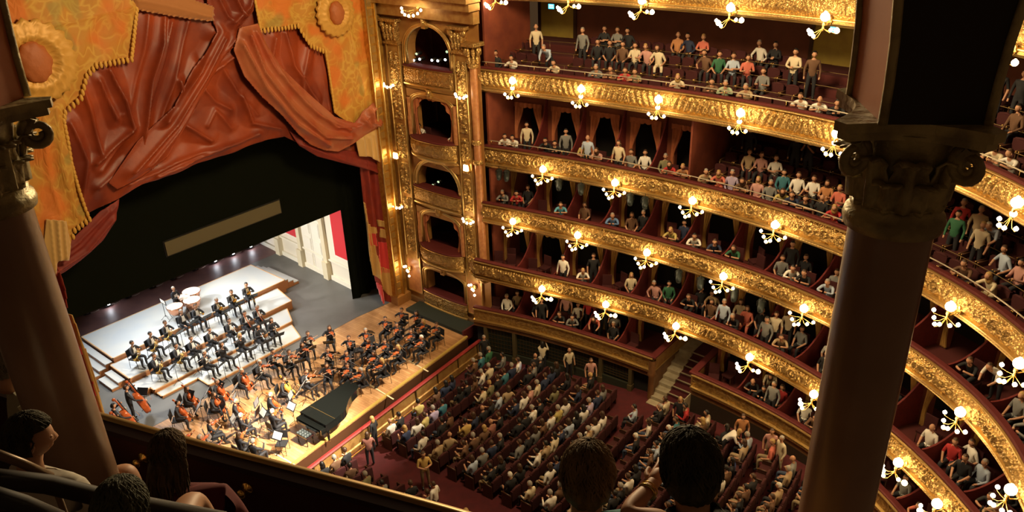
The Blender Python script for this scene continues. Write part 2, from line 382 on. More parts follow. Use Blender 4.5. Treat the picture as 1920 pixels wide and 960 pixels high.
# stage backdrop, header, leg, grey strip
m = MB(); m.box((-1, 13.5, 7), (26, .12, 14)); o = m.build('backdrop', BLACKCLOTH); tag(o, 'tall black backdrop closing the rear of the stage', 'backdrop')
m = MB(); m.box((-2.65, 2.3, 10.3), (20.8, .10, 7.6)); o = m.build('stage_border', BLACKCLOTH); tag(o, 'wide black cloth border hanging over the stage opening', 'stage border')
m = MB(); P = np.array([[(x, 2.25+.10*math.sin(x*9), z) for z in (1.1, 4, 7, 12)] for x in np.linspace(7.15, 9.0, 24)]); m.grid(P)
o = m.build('leg_curtain', BLACKCLOTH); tag(o, 'narrow black leg curtain between the gold proscenium and the pale set wall', 'leg curtain')
a, bb = at((308, 455), 1, 2.2), at((523, 375), 1, 2.2)
t = empty('reflector_panel', tuple(a), 0, 'long grey-brown panel hanging in front of the black border', 'panel')
m = MB(); w = bb[0]-a[0]; m.box((w/2, 0, -.32), (w, .05, .64)); m.build('board', mat('khaki_panel', (.135, .115, .06), .8), t)
m = MB(); m.box((w/2, .04, -.32), (w+.12, .03, .76)); m.build('backing', BLACKM, t)
# ------------------------------------------------------------------ white set wall
SW0, SW1 = np.array([8.62, 13.35]), np.array([7.90, 2.35])
sd = (SW1-SW0); SL = np.linalg.norm(sd); sd = sd/SL; sa = math.atan2(sd[1], sd[0])
t = empty('set_wall', (SW0[0], SW0[1], ZS), sa, 'white panelled set wall with red panels and a double door upstage', 'stage set')
WHITE = mat('white_set_paint', (.80, .73, .60), .6); REDP = mat('red_set_panel', (.62, .02, .03), .6)
m = MB(); m.box((SL/2, .08, 3.0), (SL, .1, 6.0)); m.build('panel', WHITE, t)
def sp(q): 
    r = ray(q); # plane through SW0 with direction sd
    n = np.array([-sd[1], sd[0], 0]); k = np.dot(np.array([*SW0, 0])-CAM, n)/np.dot(r, n); p = CAM+k*r
    return float(np.dot(p[:2]-SW0, sd)), float(p[2]-ZS)
for a, bb in (((617, 392), (656, 490)), ((527, 428), (556, 445))):
    x0, z1 = sp(a); x1, z0 = sp(bb); 
    if z1 < 2: z1 = 4.8
    m = MB(); m.box(((x0+x1)/2, .0, (z0+5.0)/2), (x1-x0, .06, 5.0-z0)); m.build('red_panel', REDP, t)
    m = MB(); m.box(((x0+x1)/2, .02, (z0+5.0)/2), (x1-x0+.24, .05, 5.24-z0)); m.build('moulded_frame', mat('white_moulding', (.86, .80, .68), .5), t)
x0, _ = sp((570, 440)); x1, _ = sp((598, 505)); xd = (x0+x1)/2
for x in (sp((528, 470))[0], sp((572, 500))[0], sp((620, 525))[0]):
    m = MB(); m.box((x, -.06, 2.9), (.34, .22, 5.8)); m.box((x, -.12, .55), (.46, .34, 1.1)); m.build('pilaster', mat('cream_pilaster', (.70, .62, .44), .6), t)
xd = (sp((572, 500))[0]+sp((620, 525))[0])/2; dw = abs(sp((620, 525))[0]-sp((572, 500))[0])-.6
m = MB()
for k in (-1, 1):
    m.box((xd+k*dw/4, -.0, 1.75), (dw/2-.03, .07, 3.5), mi=0)
    for z, h in ((.7, .9), (1.75, .8), (2.85, .9)):
        m.box((xd+k*dw/4, -.045, z), (dw/2-.25, .03, h)); m.box((xd+k*dw/4, -.06, z), (dw/2-.36, .03, h-.14))
m.build('double_door', mat('white_door_paint', (.84, .79, .68), .5), t)
m = MB(); m.box((xd, -.06, 3.75), (dw+.2, .14, .25)); m.build('door_lintel', WHITE, t)
m = MB(); m.box((xd, -.03, 4.6), (dw*.7, .05, 1.0)); m.build('red_panel', REDP, t)
m = MB(); m.box((SL/2, -.04, .14), (SL, .12, .28)); m.box((SL/2, -.03, 1.25), (SL, .08, .10)); m.build('skirting', mat('white_skirting', (.86, .80, .66), .5), t)
# ------------------------------------------------------------------ proscenium frame
GT = mat('gold_mosaic_frame', (.66, .38, .07), .4, .6, bump=(9, .5, 'voronoi'), var=(5, (.45, .20, .03), .7))
t = empty('proscenium_frame', (8.15, 0, ZS), 0, 'tall gilded upright of the proscenium arch beside the red curtain', 'proscenium')
m = MB(); HP = 17.5
m.box((.06, .05, HP/2), (.12, .5, HP)); m.box((.30, .10, HP/2), (.34, .40, HP)); m.box((.54, .03, HP/2), (.14, .5, HP)); m.box((.78, .16, HP/2), (.34, .4, HP)); m.build('upright', GT, t)
m = MB()
for i in range(int(HP/.42)): m.box((.30, -.115, .3+i*.42), (.24, .05, .30))
m.build('square_moulding', GOLDB, t)
m = MB(); m.tube([(.54, -.24, 0), (.54, -.24, HP)], .05, 8); m.tube([(.0, -.22, 0), (.0, -.22, HP)], .05, 8); m.build('round_moulding', GOLDB, t)
m = MB(); m.box((.45, .05, .25), (1.0, .75, .5)); m.build('plinth', OCHRE, t)
t = empty('proscenium_frame', (-9.75, 0, ZS), 0, 'gilded proscenium upright hidden behind the near column', 'proscenium')
m = MB(); m.box((.45, .1, HP/2), (1.0, .5, HP)); m.build('upright', GT, t); m = MB(); m.tube([(.9, -.2, 0), (.9, -.2, HP)], .06, 8); m.build('round_moulding', GOLDB, t)
# ------------------------------------------------------------------ stage box wall (x = 9.2)
XW = 9.2
def yz(q, x=XW): p = at(q, 0, x); return float(p[1]), float(p[2])
SHAFT = dict(
 top=(14.15, 14.85, 'arch', 2.75), sec=(10.75, 12.15, 'drape', 2.6), thr=(8.1, 8.35, 'arch', 2.8), fou=(4.95, 6.1, 'drape', 2.6), fif=(2.15, 3.15, 'flat', 2.7))
APEX = {'top': 16.1, 'sec': 12.9, 'thr': 9.65, 'fou': 6.95, 'fif': 3.62}
YC = -3.02; Y0, Y1 = .1, -6.15
# wall with five real openings: built from strips
def arch_pts(z0, z1, w, kind):
    h = w/2; ap = {round(v[0], 2): APEX[k_] for k_, v in SHAFT.items()}[round(z0, 2)]
    return [(-h, z0)]+[(-h*math.cos(a), z1+(ap-z1)*math.sin(a)**(1 if kind == 'arch' else .7)) for a in np.linspace(0, PI, 19)]+[(h, z0)]
m = MB(); zs = ZS-1.2
edges = [(k, *v) for k, v in SHAFT.items()][::-1]
ztop = 18.6; zprev = zs
for k, z0, z1, kind, w in edges:
    ap = arch_pts(z0, z1, w, kind); zh = max(p[1] for p in ap)+.02
    def quad(a, b, c_, d_): m.add([(XW, YC-p[0], p[1]) for p in (a, b, c_, d_)], [(0, 1, 2, 3)])
    yl, yr = YC-Y0, YC-Y1
    quad((yl, zprev), (yr, zprev), (yr, z0), (yl, z0))
    quad((yl, z0), (-w/2, z0), (-w/2, zh), (yl, zh)); quad((w/2, z0), (yr, z0), (yr, zh), (w/2, zh))
    for a, b2 in zip(ap[1:-1], ap[2:-1]): quad(a, b2, (b2[0], zh), (a[0], zh))
    # reveal
    for a, b2 in zip(ap[:-1], ap[1:]): m.add([(XW, YC-a[0], a[1]), (XW, YC-b2[0], b2[1]), (XW+.5, YC-b2[0], b2[1]), (XW+.5, YC-a[0], a[1])], [(0, 1, 2, 3)])
    zprev = zh
quad((yl, zprev), (yr, zprev), (yr, ztop), (yl, ztop))
struct(m.build('wall_proscenium', OCHRE))
m = MB(); m.box((XW+3.4, YC, 9), (.1, 6.2, 18)); m.box((XW+1.9, Y0+.1, 9), (3.2, .1, 18)); m.box((XW+1.9, Y1+.0, 9), (3.2, .1, 18)); struct(m.build('wall_box_rear', REDWALL))
for k, z0, z1, kind, w in edges:
    m = MB(); m.box((XW+1.9, YC, z0-.5), (3.2, 6.1, .12)); struct(m.build('floor', CARPET))
NM = dict(top='topmost', sec='second from top', thr='third from top', fou='fourth from top', fif='lowest')
def relief_panel(name, y0, y1, z0, z1, x, mt, par, amp=.15, kind='acanthus', O=(0, 0, 0)):
    ny, nz = max(8, int(abs(y1-y0)/.04)), max(8, int((z1-z0)/.04)); Y = np.linspace(y0, y1, ny)[:, None]; Z = np.linspace(z0, z1, nz)[None, :]
    u = (Y-(y0+y1)/2); w = abs(y1-y0)/2; ph = (Z-z0)
    p = 1.05; zz = ph % p-p/2
    h = np.exp(-((np.abs(u)-w*.55*np.abs(np.cos(PI*ph/p)))/.05)**2)+.9*np.exp(-((np.hypot(u, zz)-.13)/.05)**2)+.8*np.exp(-(np.hypot(np.abs(u)-w*.5, zz-.28)/.10)**2)
    h = np.clip(h*(.75+.25*np.sin(ph*34+np.abs(u)*25)), 0, 1.1)*np.clip((w-np.abs(u))/.05, 0, 1)*np.clip((ph)/.06, 0, 1)*np.clip((z1-z0-ph)/.06, 0, 1)
    P = np.stack([x-h*amp+0*Y, Y+0*Z, Z+0*Y], -1)-np.array(O); m = MB(); m.grid(P, flip=(y1 > y0)); return m.build(name, mt, par)
PIL = [('beside the proscenium upright', -.40, -1.18), ('beside the first boxes', -4.78, -5.42)]
for nm, ya, yb in PIL:
    yc = (ya+yb)/2; w = abs(ya-yb)
    t = empty('carved_pilaster', (XW, yc, 3.8), 0, 'tall gilded pilaster carved with scrolls '+nm, 'pilaster'); O = (XW, yc, 3.8)
    m = MB(); m.box((-.06, 0, 5.6), (.16, w+.10, 11.4)); m.build('shaft', GOLDF, t)
    for k in (-1, 1):
        m = MB(); m.tube([(-.16, k*(w/2+.02), .1), (-.16, k*(w/2+.02), 11.2)], .045, 6); m.build('edge_moulding', GOLDB, t)
    for z0, z1 in ((4.2, 7.3), (7.5, 9.2), (9.4, 11.2), (11.4, 14.7)): relief_panel('carved_panel', ya-.04, yb+.04, z0+.0, z1, XW-.15, GOLD, t, O=O)
    # capital
    m = MB(); zc = 11.35
    m.box((-.12, 0, zc-.05), (.34, w+.22, .1)); m.box((-.18, 0, zc+1.02), (.5, w+.4, .14)); m.box((-.1, 0, zc+.5), (.28, w, 1.0))
    for s_ in (-1, 1):
        m.sphere((-.30, s_*(w/2+.06), zc+.82), (.10, .17, .17), 10, 8)
    for j in range(4):
        for r_, zz in ((0, .30), (1, .60)):
            y_ = (j-1.5+r_*.0)*w/3.4; m.sphere((-.26-.04*r_, y_, zc+zz), (.10, w/7.5, .22), 8, 8)
    m.build('capital', GOLD, t)
t = empty('corner_column', (9.12, -5.80, 3.9), 0, 'slim rose and gold corner column where the boxes begin', 'column')
m = MB(); m.lathe([(.24, 0), (.24, .5), (.19, .6), (.175, 5.4), (.17, 10.6)], n=14); m.build('shaft', PINKISH, t)
m = MB()
for z in (.0, .55, 6.15, 7.1, 10.6): m.lathe([(.22, z), (.26, z+.05), (.26, z+.16), (.2, z+.22)], n=14)
for j in range(8):
    a = j*PI/4
    for zz, rr in ((10.95, .24), (11.3, .30)): m.sphere((rr*math.cos(a), rr*math.sin(a), zz), (.10, .10, .2), 8, 6)
m.box((0, 0, 11.62), (.75, .75, .16)); m.build('gilded_bands', GOLD, t)
# entablature over the pilasters
t = empty('entablature', (XW, YC, 16.2), 0, 'deep gilded cornice above the topmost stage box', 'cornice')
m = MB(); m.box((-.15, 0, .45), (.4, 6.3, .5)); m.box((-.3, 0, .9), (.7, 6.4, .3)); m.box((-.4, 0, 1.2), (.9, 6.5, .2)); m.build('cornice', GOLDF, t)
m = MB()
for i in range(40): m.box((-.55, -3.0+i*.155, 1.02), (.16, .08, .12))
m.build('dentil_moulding', GOLDB, t)
m = MB(); m.box((-.2, 1.75, 1.4), (.5, .1, .1)); m.build('string_moulding', GOLDB, t)
# each stage box: frame, front, drapes
for k, z0, z1, kind, w in edges:
    t = empty('stage_box', (XW, YC, z0), 0, f'{NM[k]} of the five stacked gilded stage boxes, '+dict(arch='with round arch', drape='with orange draped opening', flat='with dark opening')[kind], 'theatre box'); O = np.array([XW, YC, z0])
    ap = [(-p[0], p[1]-z0) for p in arch_pts(z0, z1, w+.16, kind)]
    m = MB(); m.tube([(-.05, p[0], p[1]) for p in ap], .10, 8); m.tube([(-.10, p[0]*1.10, p[1]*1.03+.0) for p in ap], .045, 6); m.build('arch_moulding', GOLDB, t)
    m = MB(); m.box((-.14, 0, max(p[1] for p in ap)+.05), (.22, .26, .42)); m.sphere((-.26, 0, max(p[1] for p in ap)+.12), (.08, .12, .16), 8, 6); m.build('keystone', GOLD, t)
    # front: bowed for the draped ones
    bow = .42 if kind == 'drape' else .10; hh = .78; ws = w/2+.22
    n = 90; a = np.linspace(-1, 1, n)[:, None]; V = np.linspace(0, 1, 14)[None, :]
    U = (a+1)*ws; base = -.12-bow*(1-np.abs(a)**3.2)
    h = relief('scroll' if kind == 'drape' else 'panel', U*1.0, V, hh)
    P = np.stack([base-.05*h-.06*np.sin(PI*V), a*ws+0*V, 0*a-.02-V*hh], -1); m = MB(); m.grid(P); m.build('carved_front', GOLD, t)
    def pr(dz, nm, mt):
        P = np.stack([np.array([[base[i, 0]-o if o is not None else .3, a[i, 0]*ws, z] for (o, z) in dz]) for i in range(n)]); mm = MB(); mm.grid(P, smooth=False, flip=True); mm.build(nm, mt, t)
    pr([(None, .04), (.03, .05), (.08, .02), (.08, -.03)], 'velvet_rail', RAILRED)
    pr([(.05, -.02), (.10, -.05), (.03, -.09)], 'upper_moulding', GOLDB)
    pr([(.02, -hh), (.10, -hh-.03), (.10, -hh-.09), (.02, -hh-.16), (-.10, -hh-.30), (-.3, -hh-.34)], 'lower_moulding', GOLDB)
    m = MB(); m.box((-.06, 0, -hh-.52), (.12, ws*2, .36)); m.build('frieze', OCHRE, t)
    if kind == 'drape':
        OR = mat('orange_box_drape', (.50, .17, .06), .8, var=(4, (.36, .10, .04), .7))
        zt_ = max(p[1] for p in ap)
        ys = np.linspace(-w/2, w/2, 40)[:, None]; v = np.linspace(0, 1, 10)[None, :]
        drop = .22+.08*np.abs(np.sin(3*PI*(ys+w/2)/w))+.55*np.clip((np.abs(ys)-.7)/.6, 0, 1)
        P = np.stack([-.03+.05*np.sin(ys*22)*v+0*ys, ys+0*v, zt_-.02-.35*(np.abs(ys)/(w/2))**3-drop*v], -1); m = MB(); m.grid(P); m.build('valance', OR, t)
        for s_ in (-1, 1):
            y = np.linspace(0, .34, 16)[:, None]; v = np.linspace(0, 1, 12)[None, :]
            P = np.stack([.02+.05*np.sin(y*46)+0*v, s_*(w/2-y*(1-.45*np.sin(PI*v))), zt_-.4-(zt_-.45)*v+0*y], -1); m = MB(); m.grid(P); m.build('side_drape', OR, t)
            m = MB(); m.lathe([(.13, 0), (.13, .9), (.09, 1.0), (.10, zt_-.3)], (-.1, s_*(w/2+.20), .0), 10); m.build('colonnette', PINKISH, t)
# wainscot below the lowest stage box, side panels
t = empty('wall_wainscot', (XW, YC, ZS), 0, 'ochre wainscot and framed panels around the lowest stage box', 'panelling')
m = MB(); m.box((-.06, 0, -.2), (.12, 6.2, .9)); m.build('base', mat('brown_wainscot', (.20, .11, .045), .6), t)
for y_ in (2.25, -2.1):
    m = MB(); m.box((-.05, y_, 1.9), (.1, 1.0, 2.5)); m.build('side_panel', PINKISH, t)
    m = MB()
    for s_ in (-1, 1): m.box((-.11, y_+s_*.5, 1.9), (.06, .06, 2.5)); m.box((-.11, y_, 1.9+s_*1.25), (.06, 1.0, .06))
    m.build('panel_moulding', GOLDB, t)
# ------------------------------------------------------------------ balcony tiers
S0 = .05
c = CV['bajos']; sg0 = c.near(at((1226, 668), 2, 3.0)[:2])[0]; sg1 = c.near(at((1294, 702), 2, 3.0)[:2])[0]
FR = {}
FR['bajos'] = [band('gilded_parapet', c, S0, sg0, 3.0, 'panel', 'plain gilded front of the lowest box tier between the stage and the side stairs', H=.50, bow=.03, amp=.03, cat='balcony front'),
               band('gilded_parapet', c, sg1, c.L, 3.0, 'panel', 'plain gilded front of the lowest box tier beyond the side stairs', H=.50, bow=.03, amp=.03, cat='balcony front')]
for k, kd, lb in (('balcon', 'vine', 'carved gilded front of the second box tier with flower scrolls and round medallions'),
                  ('altos', 'scroll', 'carved gilded front of the third box tier with interlaced scrolls'),
                  ('caz', 'palmette', 'carved gilded front of the fourth tier with a row of palmettes in rings'),
                  ('tert', 'leaf', 'carved gilded front of the fifth tier with slanting leaves'),
                  ('gal', 'panel', 'carved gilded front of the top tier above the open rows of seats')):
    FR[k] = [band('gilded_parapet', CV[k], S0, CV[k].L, ZT[k], kd if k != 'gal' else 'vine', lb, H=.68 if k != 'gal' else .80, bow=.12 if k in ('balcon', 'altos') else .07, cat='balcony front')]
# rounded gold end caps where the lower fronts meet the stage boxes
for k in ('balcon', 'altos'):
    c = CV[k]; p = c.P(.05, 0, 0); t = FR[k][0]; O = np.array(t.location)
    a = np.linspace(0, PI/2, 10); cx = p[0]+.42
    pts = [(cx-.42*math.cos(x), p[1]+.42*math.sin(x)) for x in a]
    m = MB(); V = np.linspace(0, 1, 10)
    P = np.array([[(x-.10*math.sin(PI*v)*math.cos(aa), y+.10*math.sin(PI*v)*math.sin(aa), ZT[k]-.14-.68*v) for v in V] for (x, y), aa in zip(pts, a)])-O
    m.grid(P); m.build('end_panel', GOLD, t)
    m = MB(); m.tube([(x-.05, y+.05, ZT[k]-.86) for x, y in pts], .07, 6); m.tube([(x, y, ZT[k]-.03) for x, y in pts], .09, 6); m.v = [tuple(np.array(v)-O) for v in m.v]; m.build('end_moulding', GOLDB, t)
LV = ['bajos', 'balcon', 'altos', 'caz', 'tert', 'gal']
DEPTH = dict(bajos=1.9, balcon=1.9, altos=1.9, caz=1.9, tert=5.6, gal=5.6)
SOFF = mat('soffit_paint', (.30, .14, .045), .6, var=(2, (.22, .09, .03), .7))
FLD = mat('box_floor', (.09, .015, .012), .9)
sC = su('caz', (1292, 335)) ; cz = CV['caz']
for k in LV:
    c = CV[k]; z = ZT[k]; D = 6.2 if k in ('caz', 'tert', 'gal') else 3.2
    for (a, b2) in ([(S0, sg0), (sg1, c.L)] if k == 'bajos' else [(S0, c.L)]):
        low = -.84 if k == 'bajos' else (-1.22 if k == 'gal' else -1.10)
        struct(sweepo('ceiling', c, a, b2, [(.08, z+low), (D, z+low)], SOFF))
        struct(sweepo('floor', c, a, b2, [(D, z-.80), (.18, z-.80)], FLD))
def opening(w0, w1, h0, kind='arch'):
    n = 9; r = (w1-w0)/2; cx = (w0+w1)/2
    return [(w0, 0)]+[(cx-r*math.cos(a), h0+r*1.1*math.sin(a)) for a in np.linspace(0, PI, n)]+[(w1, 0)]
DRAPES = {'o': mat('ochre_door_drape', (.46, .26, .06), .8, var=(3, (.32, .16, .04), .7)), 's': mat('salmon_door_drape', (.52, .18, .07), .8, var=(3, (.40, .12, .05), .7))}
BOXC = {}
def boxtier(k, s0, s1, pitch, D, H, open_h, drape, tall=False, wname='wall_box_rear', wallmat=REDWALL, first=0):
    """rear wall with arched doorways, partitions and door drapes"""
    c = CV[k]; zf = ZT[k]-.80; n = int(round((s1-s0)/pitch)); pitch = (s1-s0)/n; m = MB(); C = []
    for i in range(n):
        a, b2 = s0+i*pitch, s0+(i+1)*pitch; mid = (a+b2)/2; C.append((mid, pitch)); hw = pitch*(.33 if drape == 'o' else .30)
        def Q(p): return tuple(c.P(p[0], D, zf+p[1]))
        op = opening(mid-hw, mid+hw, open_h)
        zh = max(p[1] for p in op)+.01
        m.add([Q((a, 0)), Q((mid-hw, 0)), Q((mid-hw, zh)), Q((a, zh))], [(0, 1, 2, 3)]); m.add([Q((mid+hw, 0)), Q((b2, 0)), Q((b2, zh)), Q((mid+hw, zh))], [(0, 1, 2, 3)])
        for p, q in zip(op[1:-1], op[2:-1]): m.add([Q(p), Q(q), Q((q[0], zh)), Q((p[0], zh))], [(0, 1, 2, 3)])
        m.add([Q((a, zh)), Q((b2, zh)), Q((b2, H)), Q((a, H))], [(0, 1, 2, 3)])
        for p, q in zip(op[:-1], op[1:]): m.add([Q(p), Q(q), tuple(c.P(q[0], D+.25, zf+q[1])), tuple(c.P(p[0], D+.25, zf+p[1]))], [(0, 1, 2, 3)])
        # drapes
        bi = first+i
        cl = 'salmon' if drape == 's' else 'ochre'
        t = empty('door_curtain', tuple(c.P(mid, D-.1, zf)), 0, f'tied-back {cl} doorway curtains, {onum(bi+1)} box from the stage, {TIERNAME[k]}', 'curtain'); O = np.array(t.location)
        for s_ in (-1, 1):
            u = np.linspace(0, 1, 14)[:, None]; v = np.linspace(0, 1, 14)[None, :]
            cw = hw*((.52 if drape == 'o' else .80)-(.34 if drape == 'o' else .62)*np.sin(np.clip(v*1.5, 0, 1)*PI/2)**2)+.08*np.clip((v-.75)*4, 0, 1)
            S = mid+s_*(hw+.12-u*cw*1.0); mm = MB(); P = c.P(S, D-.07-.04*np.sin(u*17), zf+zh-.02-(zh-.1)*v)-O
            mm.grid(P); mm.build('curtain_panel', DRAPES[drape], t)
        mm = MB(); u = np.linspace(-1, 1, 24)[:, None]; v = np.linspace(0, 1, 5)[None, :]
        mm.grid(c.P(mid+u*(hw+.16), D-.10-.03*np.sin(u*20), zf+zh+.06-v*(.16+.08*np.abs(np.sin(u*8))))-O); mm.build('valance', DRAPES[drape], t)
        # partition between boxes
        if i < n-1 or first:
            pass
        if i > 0:
            dd = np.linspace(.2, D, 12); zt_ = [zf+.82+(H-1.25)*((x-.2)/(D-.2))**2.0 for x in dd]; pm = MB()
            vs = []
            for w in (-.03, .03):
                vs += [tuple(c.P(a+w, x, zz)) for x, zz in zip(dd, zt_)]+[tuple(c.P(a+w, x, zf)) for x in dd]
            N_ = 12; fs = [(j, j+1, N_+j+1, N_+j) for j in range(11)]+[(2*N_+j, 3*N_+j, 3*N_+j+1, 2*N_+j+1) for j in range(11)]+[(j, 2*N_+j, 2*N_+j+1, j+1) for j in range(11)]
            pm.add(vs, fs); struct(pm.build('partition', VELVET))
    struct(m.build(wname, wallmat)); BOXC[k] = BOXC.get(k, [])+C
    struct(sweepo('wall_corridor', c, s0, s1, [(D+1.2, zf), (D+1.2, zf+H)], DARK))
e0 = .4
boxtier('bajos', e0, sg0-.1, 1.85, 1.9, 2.5, 1.35, 'o'); nb = len(BOXC['bajos']); boxtier('bajos', sg1+.1, CV['bajos'].L, 1.9, 1.9, 2.5, 1.35, 'o', first=nb)
boxtier('balcon', e0, CV['balcon'].L, 1.86, 1.9, 2.42, 1.3, 'o')
boxtier('altos', e0, CV['altos'].L, 1.86, 1.9, 2.42, 1.3, 'o')
boxtier('caz', e0, sC, 1.9, 1.9, 3.32, 1.75, 's', wallmat=mat('salmon_wall', (.26, .07, .03), .7, var=(2, (.20, .05, .02), .7)))
# end wall of the corridor of the fourth tier, where the open seating begins
p0, p1 = cz.P(sC, .25, 0), cz.P(sC, 6.0, 0); m = MB(); v = p1-p0
m.box(((p0+p1)/2)+[0, 0, ZT['caz']+.85], (np.linalg.norm(v), .08, 3.2), math.atan2(v[1], v[0])); struct(m.build('partition', REDWALL))
# open seating: steps, rear wall
BACKW = mat('brown_red_wall', (.20, .055, .025), .65, var=(1.2, (.15, .04, .018), .7))
ROWS = {}
def rows(k, s0, s1, n, rise, run, d0, D, H):
    c = CV[k]; zf = ZT[k]-.80; pr = [(.2, zf+.01)]
    d = d0+run*.55; z = zf
    for r in range(n): pr += [(d, z+.01), (d, z+rise)]; z += rise; d += run
    pr += [(D, z)]; struct(sweepo('floor', c, s0, s1, [(a, b2) for a, b2 in pr][::-1], FLD))
    struct(sweepo('wall_gallery_rear', c, s0, s1, [(D, z), (D, zf+H)], BACKW)); ROWS[k] = (d0, run, rise, n, zf, s0, s1, D)
rows('tert', S0, CV['tert'].L, 4, .30, .86, .75, 5.6, 3.0)
rows('caz', sC+.05, cz.L, 4, .26, .86, .75, 5.8, 3.35)
# partition rails across the open seats
for k, lb in (('tert', 'fifth'), ('caz', 'fourth')):
    d0, run, rise, n, zf, s0, s1, D = ROWS[k]; c = CV[k]
    for r in range(1, n):
        t = empty('row_rail', tuple(c.P(s0, d0+run*(r-.05), zf+rise*r)), 0, f'thin brass rail in front of the {onum(r+1)} seat row of the {lb} tier', 'rail'); O = np.array(t.location)
        m = MB(); us = np.arange(s0+.3, s1-.2, .4); m.tube([c.P(u, d0+run*(r-.42), zf+rise*r+.62)-O for u in us], .014, 5)
        for u in us[::4]: p = c.P(u, d0+run*(r-.42), zf+rise*r)-O; m.tube([p, p+[0, 0, .62]], .009, 4)
        m.build('rail_and_posts', mat('dim_brass', (.35, .24, .10), .35, .8), t)
# doors and exit signs at the rear of the fifth tier
ct = CV['tert']
def backpt(px, D, k='tert'):
    z = ZT[k]+.6
    best = None
    for u in np.arange(0, CV[k].L, .05):
        x, y = proj(CV[k].P(u, D, z))
        if best is None or abs(x-px) < best[0]: best = (abs(x-px), u)
    return best[1]
n = 0
for px in (1045, 1562):
    u = backpt(px, 5.5); n += 1; t = empty('door_'+str(n), tuple(ct.P(u, 5.52, ROWS['tert'][4]+1.2)), ct.ang(u)); t['kind'] = 'structure'
    m = MB()
    for s_ in (-1, 1): m.box((s_*.95, .0, .9), (.14, .12, 1.8))
    m.box((0, 0, 1.8), (2.04, .12, .14)); m.build('door_frame', WOODD, t)
    m = MB(); m.box((.0, -.02, .75), (1.9, .03, 2.0)); m.box((-.45, .01, .75), (.86, .05, 1.95)); m.build('door_leaf', mat('painted_doorway_glow', (.50, .36, .06), .7, var=(2, (.38, .26, .05), .6)), t)  # yellow slab painted in place of the lit opening behind the frame
    t = empty('exit_sign', tuple(ct.P(u-(.15 if n == 1 else 0), 5.25, zat(*ct.P(u, 5.3, 0)[:2], 12 if n == 1 else 55))), ct.ang(u), 'small lit cyan exit sign above the rear door nearest the stage' if n == 1 else 'small lit cyan exit sign above the rear door beside the near column capital', 'sign')
    m = MB(); m.box((0, 0, 0), (.34, .06, .26)); m.build('housing', BLACKM, t)
    m = MB(); m.box((0, .035, 0), (.30, .02, .22)); m.build('lit_face', mat('cyan_light', (.10, .62, .95), .4, emit=2.2), t)
    m = MB(); m.box((0, .05, .05), (.20, .01, .03)); m.box((0, .05, -.03), (.24, .01, .03)); m.build('pictogram', mat('white_light', (.8, .95, 1), .4, emit=2.5), t)
# ------------------------------------------------------------------ wall under the lowest boxes, side stairs
c = CV['bajos']
struct(sweepo('wall_stalls', c, sg1, c.L, [(.02, 2.2), (.02, -.1)], WOODM))
struct(sweepo('trim_3', c, sg1, c.L, [(.0, 2.24), (-.05, 2.2), (-.05, 2.14), (.0, 2.1)], GOLDB))
struct(sweepo('baseboard_stalls', c, sg1, c.L, [(-.0, 1.9), (-.03, .0)], mat('dark_base', (.03, .02, .012), .6)))
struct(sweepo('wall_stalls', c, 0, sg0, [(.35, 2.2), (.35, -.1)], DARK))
struct(sweepo('wall_stalls', c, 0, sg0, [(.06, 1.95), (.30, 2.19)], GOLDF))
struct(sweepo('wall_stalls', c, 0, sg0, [(.02, 2.2), (.02, 1.92), (.1, 1.9)], WOODM))
ub = np.arange(.6, sg0-.3, 1.55)
for i, u in enumerate(ub):
    if u < sg0-1.2: 
        t = empty('grille_bay', tuple(c.P(u+.78, .2, fz(c.P(u, 0, 0)[1]))), c.ang(u+.78), f'dark latticed opening under the lowest boxes, {onum(i+1)} bay from the stage', 'grille'); H_ = 1.92-t.location.z
        m = MB(); m.box((0, 0, H_/2+.25), (1.36, .02, H_-.5)); m.build('dark_panel', mat('green_black_panel', (.016, .022, .016), .5), t)
        m = MB()
        for j in range(1, 8): m.box((-.68+j*.17, .02, H_/2+.25), (.015, .02, H_-.55))
        for j in range(1, 6): m.box((0, .02, .3+j*(H_-.5)/6), (1.3, .02, .015))
        m.build('lattice', BRONZE, t)
        m = MB(); m.box((0, .06, .22), (1.56, .12, .44)); m.build('ledge', mat('dark_green_base', (.03, .035, .022), .6), t)
    m = MB(); z0 = fz(c.P(u, 0, 0)[1]); m.box((0, 0, (1.95-z0)/2), (.17, .22, 1.95-z0)); m.box((0, .02, .15), (.22, .26, .3))
    struct(m.build('wall_post', mat('olive_post', (.10, .075, .03), .6), None, tuple(c.P(u, .14, z0)), c.ang(u)))
# return walls beside the stair and the stair itself
pA, pB = c.P(sg0, 0, 0), c.P(sg1, 0, 0); nA = np.array([*(c.P(sg0, 1, 0)-pA)[:2], 0]); pC, pD = pA+nA*4.2, pB+nA*4.2
for (p, q, nm, s_) in ((pA, pC, 'stage side', 1), (pB, pD, 'rear side', -1)):
    v = q-p; L_ = np.linalg.norm(v); mid = (p+q)/2; m = MB(); m.box((mid[0], mid[1], 1.05), (L_, .10, 2.3), math.atan2(v[1], v[0])); struct(m.build('wall_stair', WOODM))
    t = empty('stair_parapet', tuple(p+[0, 0, 2.2]), math.atan2(v[1], v[0]), f'gilded return parapet of the lowest boxes on the {nm} of the stair', 'parapet')
    m = MB(); m.box((L_/2, 0, .36), (L_, .12, .62)); m.build('gilded_panel', GOLDF, t); m = MB(); m.box((L_/2, 0, .78), (L_+.1, .3, .08)); m.build('velvet_rail', RAILRED, t)
    m = MB(); m.box((L_/2, 0, .04), (L_+.06, .17, .06)); m.box((L_/2, 0, .66), (L_+.06, .17, .05)); m.build('moulding', GOLDB, t)
m = MB(); m.lathe([(.16, 0), (.14, .2), (.14, 1.2), (.2, 1.35), (.16, 1.5), (.16, 2.1)], tuple(pA-nA*.0+[0, 0, .75]), 12); struct(m.build('wall_post', WOODM))
